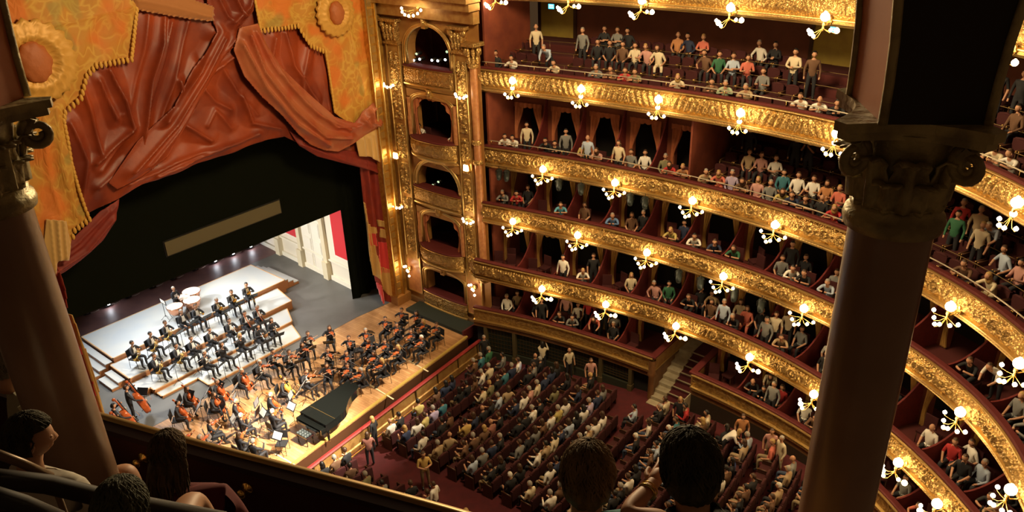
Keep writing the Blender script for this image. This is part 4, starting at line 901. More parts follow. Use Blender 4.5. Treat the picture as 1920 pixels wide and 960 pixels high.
def pose(kind):
    p = base_seated()
    if kind == 'sit': pass
    elif kind == 'sitfold': p.update(elL=(-.25, .10, .74, .045), elR=(.25, .10, .74, .045), wrL=(-.05, .24, .78, .032), wrR=(.05, .26, .74, .032), haL=(.05, .24, .78, .036), haR=(-.05, .26, .74, .036))
    elif kind == 'read': p.update(elL=(-.24, .10, .72, .045), elR=(.24, .10, .72, .045), wrL=(-.12, .33, .78, .032), wrR=(.12, .33, .78, .032), haL=(-.08, .40, .82, .036), haR=(.08, .40, .82, .036), hd=(0, .07, 1.12, .055))
    elif kind == 'turn': p.update(che=(.05, -.02, .90, .14), nec=(.08, -.01, 1.03, .055), hd=(.10, .02, 1.11, .055), shL=(-.12, .05, .95, .068), shR=(.20, -.07, .96, .068), elR=(.36, -.05, .74, .045), wrR=(.30, .16, .66, .032), haR=(.26, .25, .66, .036))
    elif kind == 'lean': p.update(che=(0, .20, .86, .14), wai=(0, .09, .69, .118), nec=(0, .29, .98, .055), hd=(0, .34, 1.05, .055), shL=(-.17, .20, .92, .068), shR=(.17, .20, .92, .068), elL=(-.27, .44, .80, .045), elR=(.27, .44, .80, .045), wrL=(-.10, .56, .86, .032), wrR=(.10, .58, .86, .032), haL=(-.02, .58, .87, .036), haR=(.02, .62, .88, .036))
    elif kind == 'violin': p.update(elL=(-.24, .22, .84, .045), wrL=(-.20, .46, 1.0, .030), haL=(-.18, .50, 1.05, .034), elR=(.32, .14, .86, .045), wrR=(.20, .34, .98, .030), haR=(.16, .38, 1.0, .034), hd=(-.03, .05, 1.11, .055), knL=(-.14, .42, .50, .066), anL=(-.16, .34, .12, .045))
    elif kind == 'cello': p.update(elL=(-.30, .16, .86, .045), wrL=(-.14, .30, 1.02, .030), haL=(-.08, .30, 1.04, .034), elR=(.34, .18, .80, .045), wrR=(.28, .42, .66, .030), haR=(.22, .46, .64, .034), knL=(-.27, .40, .50, .066), knR=(.27, .40, .50, .066), anL=(-.28, .38, .12, .045), anR=(.28, .38, .12, .045), toL=(-.33, .50, .05, .045), toR=(.33, .50, .05, .045), wai=(0, .04, .70, .118), che=(0, .08, .90, .14), nec=(0, .12, 1.04, .055), hd=(-.02, .15, 1.11, .055), shL=(-.17, .08, .96, .068), shR=(.17, .08, .96, .068))
    elif kind == 'wind': p.update(elL=(-.28, .18, .78, .045), elR=(.28, .18, .78, .045), wrL=(-.06, .32, .92, .030), wrR=(.06, .30, .82, .030), haL=(-.01, .33, .94, .034), haR=(.01, .32, .82, .034))
    elif kind == 'flute': p.update(elL=(-.06, .30, .92, .045), elR=(.34, .10, .92, .045), wrL=(.12, .26, 1.07, .030), wrR=(.38, .16, 1.08, .030), haL=(.15, .22, 1.10, .034), haR=(.38, .14, 1.10, .034))
    if kind.startswith('stand') or kind in ('bass', 'photo', 'bend'):
        p.update(pel=(0, 0, .94, .135), wai=(0, .0, 1.10, .118), che=(0, .0, 1.29, .145), nec=(0, .01, 1.44, .055), hd=(0, .02, 1.52, .055), shL=(-.18, .0, 1.37, .068), shR=(.18, .0, 1.37, .068),
          hpL=(-.09, .0, .90, .10), hpR=(.09, .0, .90, .10), knL=(-.11, .02, .50, .066), knR=(.11, .02, .50, .066), anL=(-.12, -.01, .11, .045), anR=(.12, -.01, .11, .045), toL=(-.14, .14, .05, .045), toR=(.14, .14, .05, .045),
          elL=(-.26, -.02, 1.09, .045), elR=(.26, -.02, 1.09, .045), wrL=(-.25, .10, .86, .032), wrR=(.25, .10, .86, .032), haL=(-.24, .14, .77, .036), haR=(.24, .14, .77, .036))
        if kind == 'standfold': p.update(elL=(-.26, .08, 1.12, .045), elR=(.26, .08, 1.12, .045), wrL=(-.06, .24, 1.14, .032), wrR=(.06, .24, 1.10, .032), haL=(.04, .24, 1.14, .036), haR=(-.04, .26, 1.1, .036))
        if kind == 'photo': p.update(elL=(-.24, .18, 1.22, .045), elR=(.24, .18, 1.22, .045), wrL=(-.08, .34, 1.46, .032), wrR=(.08, .34, 1.46, .032), haL=(-.05, .36, 1.54, .036), haR=(.05, .36, 1.54, .036))
        if kind == 'bass': p.update(elL=(-.34, .16, 1.32, .045), wrL=(-.16, .34, 1.50, .030), haL=(-.12, .36, 1.56, .034), elR=(.32, .18, 1.12, .045), wrR=(.26, .46, .98, .030), haR=(.22, .50, .96, .034))
        if kind == 'bend': p.update(che=(0, .34, 1.18, .145), wai=(0, .14, 1.08, .118), nec=(0, .46, 1.24, .055), hd=(0, .53, 1.28, .055), shL=(-.18, .36, 1.22, .068), shR=(.18, .36, 1.22, .068), elL=(-.24, .44, .98, .045), elR=(.24, .44, .98, .045), wrL=(-.16, .58, .86, .032), wrR=(.16, .58, .86, .032), haL=(-.14, .62, .84, .036), haR=(.14, .62, .84, .036))
    return p
BONES = [('pel', 'wai', 'T'), ('wai', 'che', 'T'), ('che', 'nec', 'T'), ('nec', 'hd', 'S'), ('che', 'shL', 'T'), ('che', 'shR', 'T'), ('shL', 'elL', 'A'), ('shR', 'elR', 'A'), ('elL', 'wrL', 'B'), ('elR', 'wrR', 'B'), ('wrL', 'haL', 'S'), ('wrR', 'haR', 'S'),
         ('pel', 'hpL', 'L'), ('pel', 'hpR', 'L'), ('hpL', 'knL', 'L'), ('hpR', 'knR', 'L'), ('knL', 'anL', 'L'), ('knR', 'anR', 'L'), ('anL', 'toL', 'F'), ('anR', 'toR', 'F')]
def skin_mesh(p, bones, sub=1, extra=()):
    bm = bmesh.new(); sl = bm.verts.layers.skin.verify(); V = {}
    for k in p:
        v = bm.verts.new(p[k][:3]); v[sl].radius = (p[k][3], p[k][3]); V[k] = v
    V['pel' if 'pel' in V else next(iter(V))][sl].use_root = True
    for a, b2, _ in bones: bm.edges.new((V[a], V[b2]))
    me = bpy.data.meshes.new('tmp'); bm.to_mesh(me); bm.free()
    o = bpy.data.objects.new('tmp', me); COL.objects.link(o); s = o.modifiers.new('s', 'SKIN'); s.use_smooth_shade = True
    if sub: sb = o.modifiers.new('u', 'SUBSURF'); sb.levels = sub; sb.render_levels = sub
    dg = bpy.context.evaluated_depsgraph_get(); ev = o.evaluated_get(dg); m2 = ev.to_mesh()
    nv = len(m2.vertices); co = np.empty(nv*3, 'f'); m2.vertices.foreach_get('co', co); co = co.reshape(-1, 3).astype(float); F = [tuple(f.vertices) for f in m2.polygons]
    ev.to_mesh_clear(); bpy.data.objects.remove(o); bpy.data.meshes.remove(me); return co, F
def head_fn(d):
    k = 1.0
    if d.z < -.1: k *= 1-.16*(-d.z)*(1 if d.y > 0 else 1.3)       # jaw narrows
    if d.y > .75 and -.35 < d.z < .18: k *= 1+.16*max(0, 1-abs(d.x)/.16)*(1-abs(d.z+.10)/.3)   # nose
    if d.y > .55 and .02 < d.z < .25: k *= 1-.05*max(0, 1-abs(abs(d.x)-.33)/.2)   # eye sockets
    if d.y > .8 and -.62 < d.z < -.42 and abs(d.x) < .3: k *= 1.03   # mouth
    return k
def hair_keep(style):
    def f(d):
        if style == 'short': return d.z > .35-.95*(-d.y) - (.0) if d.y < .25 else d.z > .62
        return (d.y < .25) or d.z > .58
    return f
PMESH = {}
def person_mesh(kind, hair, style='short', trou='dark', orch=False, hi=False, skirt=False):
    key = (kind, hair, style, trou, orch, hi, skirt)
    if key in PMESH: return PMESH[key]
    p = pose(kind); co, F = J.get((kind, hi)) or J.setdefault((kind, hi), skin_mesh(p, BONES, 2 if hi else 1))
    fc = np.array([co[list(f)].mean(0) for f in F]); best = np.full(len(F), 1e9); tg = np.zeros(len(F), int); code = dict(S=0, T=1, A=1, B=1 if (orch or hair in ('black', 'grey')) else 0, L=2, F=4)
    for a, b2, t_ in BONES:
        A, B = np.array(p[a][:3]), np.array(p[b2][:3]); v = B-A; tt = np.clip(((fc-A)@v)/(v@v), 0, 1); r = (p[a][3]*(1-tt)+p[b2][3]*tt)
        d = np.linalg.norm(fc-A-tt[:, None]*v, axis=1)-r; k = d < best; best[k] = d[k]; tg[k] = code[t_]
    if orch and not skirt:
        cz_ = p['che']; front = (tg == 1) & (np.abs(fc[:, 0]-cz_[0]) < .055) & (fc[:, 1] > cz_[1]+.06) & (fc[:, 2] > p['wai'][2]-.02) & (fc[:, 2] < cz_[2]+.10); tg[front] = 5
    if skirt: tg[(tg == 2) & (fc[:, 2] > .34)] = 1
    m = MB(); o = 0; m.v = [tuple(x) for x in co.tolist()]; m.f = list(F); m.m = tg.tolist(); m.sm = [True]*len(F)
    h = p['hd']; hc = (h[0], h[1]+.015, h[2]+.09); q = (20, 16) if hi else (12, 10)
    m.sphere(hc, (.078, .095, .118), *q, mi=0, fn=head_fn)
    for s_ in (-1, 1): m.sphere((hc[0]+s_*.080, hc[1]-.005, hc[2]-.005), (.012, .022, .032), 6, 5)
    if hair != 'bald':
        big = style == 'long'
        m.sphere((hc[0], hc[1]-.012, hc[2]+.012), (.092, .106, .124), *q, mi=3, keep=hair_keep(style), fn=lambda d: 1+.03*math.sin(9*d.x+4*d.z))
        if big: m.sphere((hc[0], hc[1]-.055, hc[2]-.09), (.105, .07, .15), *q, mi=3)
    me = m.mesh('person', [SKIN, BLK if orch else CLOTH, BLK if orch else TROU[trou], HAIRS[hair], SHOE, SHIRT]); PMESH[key] = me; return me
COLS = dict(white=(.80, .76, .68), cream=(.66, .56, .38), black=(.014, .014, .016), navy=(.02, .03, .07), grey=(.20, .20, .19), blue=(.12, .22, .42), lightblue=(.42, .50, .62), red=(.46, .03, .03), coral=(.58, .15, .10), pink=(.52, .27, .23), tan=(.42, .30, .17), brown=(.14, .07, .035), green=(.03, .13, .06), yellow=(.50, .40, .13), teal=(.04, .16, .20), lilac=(.42, .34, .48), olive=(.20, .18, .09), orange=(.48, .21, .08), cyan=(.12, .38, .50), plaid=(.30, .12, .09), palegreen=(.36, .44, .28), gold=(.60, .40, .12))
NAMES_C = dict(lightblue='light blue', palegreen='pale green')
def cn(c): return NAMES_C.get(c, c)
PKN = {'sit': 'seated', 'sitfold': 'seated', 'read': 'reading', 'turn': 'turning', 'lean': 'leaning forward', 'stand': 'standing', 'standfold': 'standing', 'photo': 'standing', 'bend': 'bending'}
SC_ = 1.05
def person(loc, yaw, kind, color, hair, label, group, style='short', trou='dark', skirt=False, scale=SC_):
    me = person_mesh(kind, hair, style, trou, False, False, skirt)
    o = inst('person', me, None, tuple(loc), yaw, scale); o.color = (*COLS[color], 1)
    tag(o, label, 'person', group); return o
# ------------------------------------------------------------------ chairs
def chair_proto():
    t = bpy.data.objects.new('box_chair', None); COL.objects.link(t)
    m = MB(); m.box((0, .0, .44), (.44, .44, .07)); m.build('seat', SEATRED, t)
    m = MB(); m.box((0, -.22, .74), (.42, .05, .50)); m.build('backrest', SEATRED, t)
    for x in (-.19, .19):
        for y in (-.19, .19):
            m = MB(); m.tube([(x, y, 0), (x, y, .42)], [.016, .022], 5); m.build('leg', WOODD, t)
    return t
BCH = proto(chair_proto()); bch_used = [0]
def box_chair(loc, yaw, label):
    t = BCH if not bch_used[0] else copy_tree(BCH); bch_used[0] = 1
    t.location = loc; t.rotation_euler = (0, 0, yaw); tag(t, label, 'chair'); return t
# seat of the open rows and the stalls
def seat_mesh(nm, w=.52):
    m = MB(); m.box((0, 0, .42), (w-.08, .46, .12)); m.box((0, -.25, .60), (w-.04, .10, .46), mi=0)
    m.tube([(-w/2+.06, -.25, .82), (0, -.25, .86), (w/2-.06, -.25, .82)], .05, 6)
    for s_ in (-1, 1):
        m.box((s_*w/2, -.02, .30), (.05, .46, .60), mi=1); m.tube([(s_*w/2, -.24, .62), (s_*w/2, .20, .62)], .032, 6, mi=1)
        m.sphere((s_*w/2, .20, .62), (.03, .035, .03), 6, 5, mi=2)
    return m.mesh(nm, [SEATRED, WOODD, BRASS])
SEAT = seat_mesh('theatre_seat', .56)
# ------------------------------------------------------------------ people on the tiers
TXT = dict(
tert="1147,48,3,black,brown;1159,55,3,grey,brown;1177,55,3,black,black;1285,60,3,orange,bald;1302,58,3,navy,black;1330,65,3,coral,blond;1439,77,3,white,grey;1463,80,3,black,black;1483,100,2,cream,black,standfold;1499,112,2,brown,black,stand;1592,100,3,white,black,stand;1097,87,2,black,black;1077,63,2,grey,grey,stand;1113,92,2,brown,black;1127,85,2,black,brown;1153,92,2,cream,brown;1177,92,2,pink,blond;1195,93,2,cream,brown;1000,52,2,cream,bald,stand;1003,95,1,lightblue,grey,bend;960,107,0,white,black,lean;1028,122,0,cream,black,lean;1107,128,0,grey,grey,lean;1132,133,0,brown,brown,lean;1157,131,0,red,brown,lean;1180,137,0,olive,brown,lean;1255,147,0,cream,blond,lean;1305,108,2,brown,brown;1317,112,2,green,brown;1352,112,2,lightblue,brown;1378,115,2,coral,brown;1330,153,0,brown,black,lean;1355,156,0,palegreen,grey,lean;1397,163,0,tan,grey,lean;1433,133,1,grey,brown;1492,184,0,white,brown,lean;1517,184,0,white,bald,lean;1535,192,0,black,black,lean;935,97,0,black,black;1837,280,0,cream,brown,lean;1873,284,0,white,brown,lean;1880,132,3,black,brown,stand;1915,137,3,black,black,stand;1912,203,2,brown,black",
caz="913,256,0,white,black,lean;935,259,0,white,black,lean;957,230,0,cream,black,stand;962,255,0,black,black,lean;999,266,0,black,black,lean;1037,243,0,grey,black,stand;1052,264,0,yellow,brown,sitfold;1067,256,0,lightblue,bald,stand;1105,260,0,cream,brown,stand;1092,283,0,pink,brown,lean;1123,282,0,grey,brown,sit;1143,274,0,white,brown,sit;1157,292,0,red,brown,lean;1172,279,0,olive,grey,sit;1188,294,0,orange,blond,lean;1208,304,0,tan,grey,lean;1238,301,0,coral,blond,lean;1258,298,0,lilac,grey,sit;1360,264,3,black,black,stand;1388,293,2,tan,brown;1407,295,2,pink,brown;1430,308,2,white,brown;1308,326,0,brown,brown,lean;1340,328,0,pink,blond,sit;1355,326,0,grey,grey,sit;1385,342,0,yellow,brown,lean;1402,343,0,navy,brown,lean;1433,351,0,black,brown,lean;1450,349,0,black,bald,sit;1462,363,0,red,blond,lean;1502,363,0,navy,grey,lean;1508,382,0,orange,brown,lean;1557,391,0,black,brown,lean;1582,403,0,grey,grey,lean;1470,323,1,teal,black;1487,325,1,white,brown;1517,324,1,white,brown;1543,340,1,orange,brown;1555,346,1,coral,blond;1577,320,1,tan,grey,stand;1600,330,1,cream,grey,stand;1468,270,3,black,grey,stand;1490,277,3,black,brown,photo;1758,392,2,red,grey,stand;1795,388,2,tan,grey,stand;1805,400,1,green,black,stand;1827,412,2,lightblue,white,bend;1843,422,1,cream,blond,stand;1905,467,1,lightblue,brown,turn;1918,492,1,pink,black;1790,494,0,brown,brown,lean;1853,518,0,cream,blond,lean",
altos="919,357,0,grey,grey,lean;951,360,0,red,black,lean;967,367,0,black,brown,sit;1047,390,0,cyan,brown,lean;1077,397,0,brown,brown,sit;1133,406,0,blue,grey,lean;1170,413,0,brown,brown,sit;1200,414,0,black,grey,sit;1250,436,0,yellow,blond,lean;1275,436,0,navy,black,sit;1290,445,0,white,black,lean;1325,458,0,navy,brown,lean;1348,468,0,green,brown,lean;1437,500,0,white,black,lean;1465,468,0,black,black,stand;1448,485,0,grey,brown,sit;1483,481,0,black,brown,sit;1473,507,0,black,brown,lean;1507,518,0,lightblue,grey,lean;1555,514,0,grey,brown,sit;1570,511,0,lilac,brown,sit;1800,663,0,black,brown,lean;1850,684,0,white,brown,bend;1865,730,0,grey,blond,sit;1895,745,0,black,black,sit;1905,788,0,grey,grey,lean",
balcon="1047,491,0,white,black,stand;1086,507,0,white,blond,lean;1107,488,0,black,brown,stand;1193,518,0,cream,blond,sit;1230,531,0,pink,grey,turn;1247,538,0,green,black,sit;1258,546,0,black,brown,lean;1282,534,0,black,brown,sit;1297,551,0,tan,brown,turn;1340,551,0,cream,brown,sit;1327,578,0,brown,brown,sit;1355,566,0,lightblue,grey,stand;1353,588,0,black,grey,lean;1375,594,0,coral,brown,sit;1390,599,0,black,blond,sit;1422,598,0,grey,black,stand;1437,588,0,cream,brown,stand;1412,623,0,tan,brown,lean;1447,604,0,cream,blond,stand;1443,640,0,white,blond,sit;1477,618,0,grey,brown,sit;1505,640,0,red,brown,lean;1523,625,0,grey,brown,sit;1540,668,0,black,bald,sit;1682,730,0,black,bald,sit;1752,804,0,white,bald,sit;1785,822,0,red,brown,sit;1803,832,0,white,brown,turn;1840,868,0,lightblue,grey,sit;1795,861,0,black,brown,sit;1853,904,0,black,grey,sit;1815,888,0,black,brown,lean;1847,934,0,tan,grey,lean",
bajos="946,560,0,white,grey,sit;960,567,0,tan,brown,sit;995,579,0,black,white,sit;1009,588,0,black,brown,lean;1008,569,0,black,brown,stand;1034,587,0,grey,black,lean;1041,566,0,pink,brown,stand;1051,576,0,red,brown,stand;1046,584,0,white,brown,sit;1064,591,0,black,brown,stand;1097,596,0,coral,brown,bend;1118,610,0,grey,bald,sit;1139,617,0,black,white,sit;1396,708,0,black,bald,lean;1435,703,0,cream,brown,bend;1432,728,0,black,black,lean;1447,723,0,grey,grey,stand;1478,735,0,red,brown,sit;1490,781,0,brown,black,lean;1512,757,0,white,brown,sit;1717,948,0,coral,brown,lean;1668,915,0,grey,brown,sit")
GR = dict(tert='people on the fifth tier', caz='people on the fourth tier', altos='people in the third box tier', balcon='people in the second box tier', bajos='people in the lowest boxes')
rnd = random.Random(3)
HEADZ = dict(sit=1.21, sitfold=1.21, read=1.21, turn=1.2, lean=1.14, stand=1.61, standfold=1.61, photo=1.61, bend=1.37)
HEADY = dict(lean=.35, bend=.54)
OCC = {}
def place(k, rec, i):
    f = rec.split(','); px, py, r, col, hair = float(f[0]), float(f[1]), int(f[2]), f[3], f[4]; kind = f[5] if len(f) > 5 else rnd.choice(['sit', 'sitfold', 'read', 'turn'])
    c = CV[k]
    if k in ROWS and r > 0: d0, run, rise, n, zf, *_ = ROWS[k]; zfl = zf+rise*r
    else: zfl = ZT[k]-.79
    up = .12 if (kind in ('sit', 'sitfold', 'lean', 'turn', 'read') and k in ('bajos', 'balcon', 'altos') ) else 0
    hz = HEADZ[kind]*SC_
    P = at((px, py), 2, zfl+hz); u, d = c.near(P[:2])
    lo = .62 if kind in ('lean', 'bend') else (.50 if kind.startswith('sit') or kind in ('turn', 'read') else .42)
    if kind in ('lean',): lo = .74
    if kind == 'bend': lo = .95
    if kind == 'sit' or kind == 'read' or kind == 'turn' or kind == 'sitfold': lo = .78
    hi = 1.7
    if k in ROWS and c is CV[k] and (k == 'tert' or u > sC): hi = ROWS[k][0]+ROWS[k][1]*r+.1; lo = max(lo, hi-.5) if r else lo; lo = min(lo, hi)
    hy = HEADY.get(kind, .03)*SC_
    d2 = min(max(d+hy, lo), max(hi, lo))
    pos = c.P(u, d2, zfl); yaw = c.ang(u)+rnd.uniform(.0, .5)*(1 if True else 0)
    st = 'long' if (hair in ('blond', 'brown') and col in ('pink', 'coral', 'red', 'yellow', 'cream', 'lilac', 'orange', 'green', 'brown') and rnd.random() < .6) else 'short'
    OCC.setdefault(k, []).append((u, d2, kind, col, hair, st, pos, yaw, r, zfl))
for k, s in TXT.items():
    for i, rec in enumerate(s.split(';')): place(k, rec, i)
# keep neighbours apart along the fronts
for k, L_ in OCC.items():
    L_.sort(key=lambda a: (a[8], a[0])); prev = {}
    cnt = {}
    L2 = []
    for (u, d, kind, col, hair, st, pos, yaw, r, zfl) in L_:
        key = r
        def off(u):
            if r == 0 and k in BOXC and not (k == 'caz' and u > sC) and (d > .35):
                mid, pt = min(BOXC[k], key=lambda b: abs(b[0]-u))
                if abs(u-mid) < pt*.5+.3: return min(max(u, mid-pt/2+.36), mid+pt/2-.36)
            return u
        u = off(u)
        while any(math.hypot(u-u2, d-d2) < .50 for (u2, d2) in prev.get(key, [])):
            if d < 1.45 and k in ('bajos', 'balcon', 'altos') and kind != 'lean': d += .12
            else:
                u += .10
                if off(u) < u-.01: u = off(u+.75)
        prev.setdefault(key, []).append((u, d)); L2.append((u, d, kind, col, hair, st, yaw, r, zfl))
    L2.sort(key=lambda a: a[0]); rc = {}
    for (u, d, kind, col, hair, st, yaw, r, zfl) in L2:
        c = CV[k]; pos = c.P(u, d, zfl)
        rc[(col, PKN[kind])] = rc.get((col, PKN[kind]), 0)+1
        n_ = rc[(col, PKN[kind])]
        hl = 'bald' if hair == 'bald' else hair+'-haired'
        lab = f'{hl} person in {cn(col)} {PKN[kind].split()[0]} on the {TIERNAME[k]}, {onum(n_)} such from the stage'
        person(pos, yaw, kind, col, hair, lab, GR[k], st, skirt=(st == 'long' and rnd.random() < .5))
        if kind in ('sit', 'sitfold', 'read', 'turn', 'lean') and (k in ('bajos', 'balcon', 'altos') or (k == 'caz' and u < sC)):
            rc['c'] = rc.get('c', 0)+1
            box_chair(tuple(c.P(u, d, zfl)), yaw, f'dark red box chair under the {onum(rc["c"])} seated person from the stage, {TIERNAME[k]}')
# two people in the second and one in the first stage box
for q, col, hair, kind, lab in (((781, 236), 'white', 'black', 'lean', 'dark-haired person in white leaning at the proscenium end of the second stage box from top'), ((845, 252), 'white', 'brown', 'lean', 'person in white bent over the rail of the second stage box, near the balconies')):
    y, z = yz(q, XW+.1); person((XW+.62, y, 10.75-.85), PI/2, kind, col, hair, lab, 'people in the stage boxes')
    box_chair((XW+.62, y, 10.75-.85+.12-.12), PI/2, 'chair under the '+lab[:40].split(' leaning')[0].split(' bent')[0]+' in the stage box')
# empty box chairs
for k in ('bajos', 'balcon', 'altos', 'caz'):
    c = CV[k]; occ = [(a[0], a[1]) for a in OCC[k]]; cnt = 0
    for (mid, pit) in BOXC[k]:
        for du, d in ((-.45, .75), (.3, .72), (-.05, 1.3)):
            u = mid+du
            if u < 14+0*len(k) or rnd.random() < .4:
                if pit/2-abs(du) > .2 and all(math.hypot(u-a, d-b2) > .62 for a, b2 in occ) and u < c.L-5:
                    if rnd.random() < .75:
                        cnt += 1; occ.append((u, d)); box_chair(tuple(c.P(u, d, ZT[k]-.79)), c.ang(u)+rnd.uniform(-.6, .6), f'empty dark red box chair, {onum(cnt)} from the stage, {TIERNAME[k]}')
# seats of the open tiers
nseat = 0
for k, lb in (('tert', 'fifth'), ('caz', 'fourth')):
    d0, run, rise, n, zf, s0, s1, D = ROWS[k]; c = CV[k]
    for r in range(n):
        i = 0
        for u in np.arange(s0+.5, s1-.5, .56):
            P = c.P(u, d0+run*r, zf+rise*r+.5); x, y = proj(P)
            if not (-20 < x < 1950 and -10 < y < 975) or (1640 < x < 1690 and y < 900): continue
            if k == 'tert' and r > 0 and (995 < x < 1078 or 1508 < x < 1610): continue
            i += 1
            o = inst('tier_seat', SEAT, None, tuple(c.P(u, d0+run*r, zf+rise*r)), c.ang(u), .96); nseat += 1
            tag(o, f'dark red seat, {onum(r+1)} row of the {lb} tier, {onum(i)} from the stage end', 'seat', None)
            o['group'] = f'seats of the {lb} tier'
# ------------------------------------------------------------------ stalls seats and audience
def rowy(y0, x): return y0+.016*(x-1)**2*.5
def inside(x, y):
    c = CV['bajos']; u, d = c.near((x, y)); return d < -1.05
SHC = ['white']*7+['cream']*5+['black']*16+['navy']*7+['grey']*7+['lightblue']*3+['tan']*4+['brown']*6+['red', 'coral', 'pink', 'pink', 'green', 'yellow', 'olive', 'olive', 'gold', 'plaid', 'teal', 'lilac']
HC = ['black']*6+['brown']*8+['grey']*3+['blond']*2+['white']+['bald']
nst = 0; ROWN = []; visible = []
for r in range(24):
    yb = -7.75-.94*r-(.9 if r > 8 else 0)*0
    for blk, xs in (('box side', np.arange(.62, 9.5, .56)), ('column side', np.arange(-1.75, -9.5, -.56))):
        for j, x in enumerate(xs):
            y = rowy(yb, x)
            if x > 0 and not inside(x, y): continue
            if x > 6.6 and -15.9 < y < -14.5 : continue
            z = fz(y); px, py = proj((x, y, z+.8))
            if not (560 < px < 1560 and 600 < py < 985): continue
            # hidden below the near gallery front
            if py > 893+(px-560)*.235: 
                if px < 870: continue
            visible.append((r, blk, j, x, y, z, px, py))
print('STALL SEATS', len(visible))
visible.sort(key=lambda a: a[7]-a[6]*.0)
far = sorted(visible, key=lambda a: math.dist((a[3], a[4], a[5]), tuple(CAM)))
stuffm = MB()
rs = random.Random(11); keep = set(id(a) for a in far[:300]); pc = {}
for a in visible:
    r, blk, j, x, y, z, px, py = a
    yaw = math.atan2(.016*(x-1), 1)
    if id(a) in keep:
        o = inst('stalls_seat', SEAT, None, (x, y, z), yaw); tag(o, f'dark red stalls seat, {onum(r+1)} row, {onum(j+1)} from the centre aisle, {blk}', 'seat'); o['group'] = 'seats of the stalls'
    else:
        M = Matrix.Rotation(yaw, 3, 'Z'); vv = [M @ v.co+Vector((x, y, z)) for v in SEAT.vertices]; stuffm.add(vv, [tuple(p.vertices) for p in SEAT.polygons], 0); stuffm.m[-len(SEAT.polygons):] = [p.material_index for p in SEAT.polygons]; stuffm.sm[-len(SEAT.polygons):] = [False]*len(SEAT.polygons)
if stuffm.v:
    o = stuffm.build('stalls_seat_rows', [SEATRED, WOODD, BRASS]); tag(o, 'remaining far rows of dark red stalls seats nearest the stage', 'seat', None, 'stuff')
crowd = []
for a in far[::-1]:
    r, blk, j, x, y, z, px, py = a
    dens = .62 if r < 3 else (.78 if r < 13 else .74)
    if 1130 < px < 1215 and 700 < py < 960: dens = .38
    if rs.random() > dens: continue
    col = rs.choice(SHC); hair = rs.choice(HC); kind = rs.choice(['sit', 'sit', 'sitfold', 'read', 'turn', 'read'])
    st = 'long' if hair in ('brown', 'blond', 'black') and rs.random() < .45 else 'short'
    yaw = math.atan2(.016*(x-1), 1)+rs.uniform(-.35, .35); hl = 'bald' if hair == 'bald' else hair+'-haired'
    crowd.append((a, kind, col, hair, st, yaw, rs.choice(['dark', 'dark', 'tan', 'blue']), st == 'long' and rs.random() < .5)); pc[(r, blk, j)] = 1
BUDGET = 318-sum(len(v) for v in OCC.values())-2-14-72-8
print('BUDGET', BUDGET, 'crowd', len(crowd))
sm = {}
for n_, (a, kind, col, hair, st, yaw, tr, sk) in enumerate(crowd[::-1]):
    r, blk, j, x, y, z, px, py = a; hl = 'bald' if hair == 'bald' else hair+'-haired'
    if n_ < BUDGET: person((x, y-.02, z), yaw, kind, col, hair, f'{hl} person in {cn(col)}, {onum(r+1)} stalls row, {onum(j+1)} seat from the centre aisle, {blk}', 'audience in the stalls', st, tr, skirt=sk, scale=1.08)
    else: sm.setdefault(0, []).append((person_mesh(kind, hair, st, tr, False, False, sk), (x, y-.02, z), yaw, col))
if sm:
    cm = MB(); ml = []; mi = {}
    for me, loc, yaw, col in sm[0]:
        n_ = len(me.vertices); co = np.empty(n_*3, 'f'); me.vertices.foreach_get('co', co); co = co.reshape(-1, 3)*1.08; ca, sa_ = math.cos(yaw), math.sin(yaw)
        V = np.stack([co[:, 0]*ca-co[:, 1]*sa_+loc[0], co[:, 0]*sa_+co[:, 1]*ca+loc[1], co[:, 2]+loc[2]], 1); o0 = len(cm.v); cm.v.extend(map(tuple, V.tolist()))
        tb = []
        for m_ in me.materials:
            mm = mat('cloth_'+col, COLS[col], .8) if m_ is CLOTH else m_
            if mm.name not in mi: mi[mm.name] = len(ml); ml.append(mm)
            tb.append(mi[mm.name])
        for p_ in me.polygons: cm.f.append(tuple(i+o0 for i in p_.vertices)); cm.m.append(tb[p_.material_index]); cm.sm.append(True)
    o = cm.build('audience_crowd', ml); tag(o, 'many small seated people filling the stalls rows nearest the stage', 'crowd', None, 'stuff')
print('STALL PEOPLE', len(pc))
def floor_person(px, py, kind, col, hair, yaw, lab, hz=1.61, style='short', trou='dark', skirt=False, s=1.0):
    z = .3
    for _ in range(12): P = at((px, py), 2, z+hz*s); z = fz(P[1])
    person((P[0], P[1], z), yaw, kind, col, hair, lab, 'people standing in the stalls', style, trou, skirt, s)
floor_person(793, 851, 'standfold', 'gold', 'brown', 2.6, 'brown-haired person in mustard suit standing in the centre aisle', trou='tan', s=1.06)
floor_person(813, 908, 'stand', 'white', 'brown', 0.2, 'person in white shirt standing in the stalls seen from behind', s=1.02)
floor_person(698, 785, 'stand', 'black', 'blond', .3, 'blond person in black standing at the rail of the stage front', style='long', s=1.0)
floor_person(688, 815, 'standfold', 'plaid', 'brown', -.6, 'long-haired person in checked shirt standing by the rail of the stage front', style='long')
floor_person(1017, 645, 'photo', 'cream', 'black', -1.2, 'dark-haired person in cream top standing with raised hands by the latticed openings', style='long')
floor_person(1003, 666, 'stand', 'black', 'bald', 2.8, 'bald person in black suit standing in the side aisle')
floor_person(1067, 656, 'stand', 'cream', 'bald', 2.6, 'bald person in cream shirt standing against the latticed openings')
floor_person(1108, 675, 'stand', 'pink', 'brown', 2.3, 'long-haired person in sleeveless pink standing against the latticed openings', style='long')
floor_person(907, 632, 'stand', 'black', 'grey', 2.6, 'usher in black and white standing in the corner below the stage boxes')
floor_person(1448, 808, 'stand', 'pink', 'brown', 1.9, 'person in pink shirt and tan trousers standing by the wall below the lowest boxes', trou='tan')
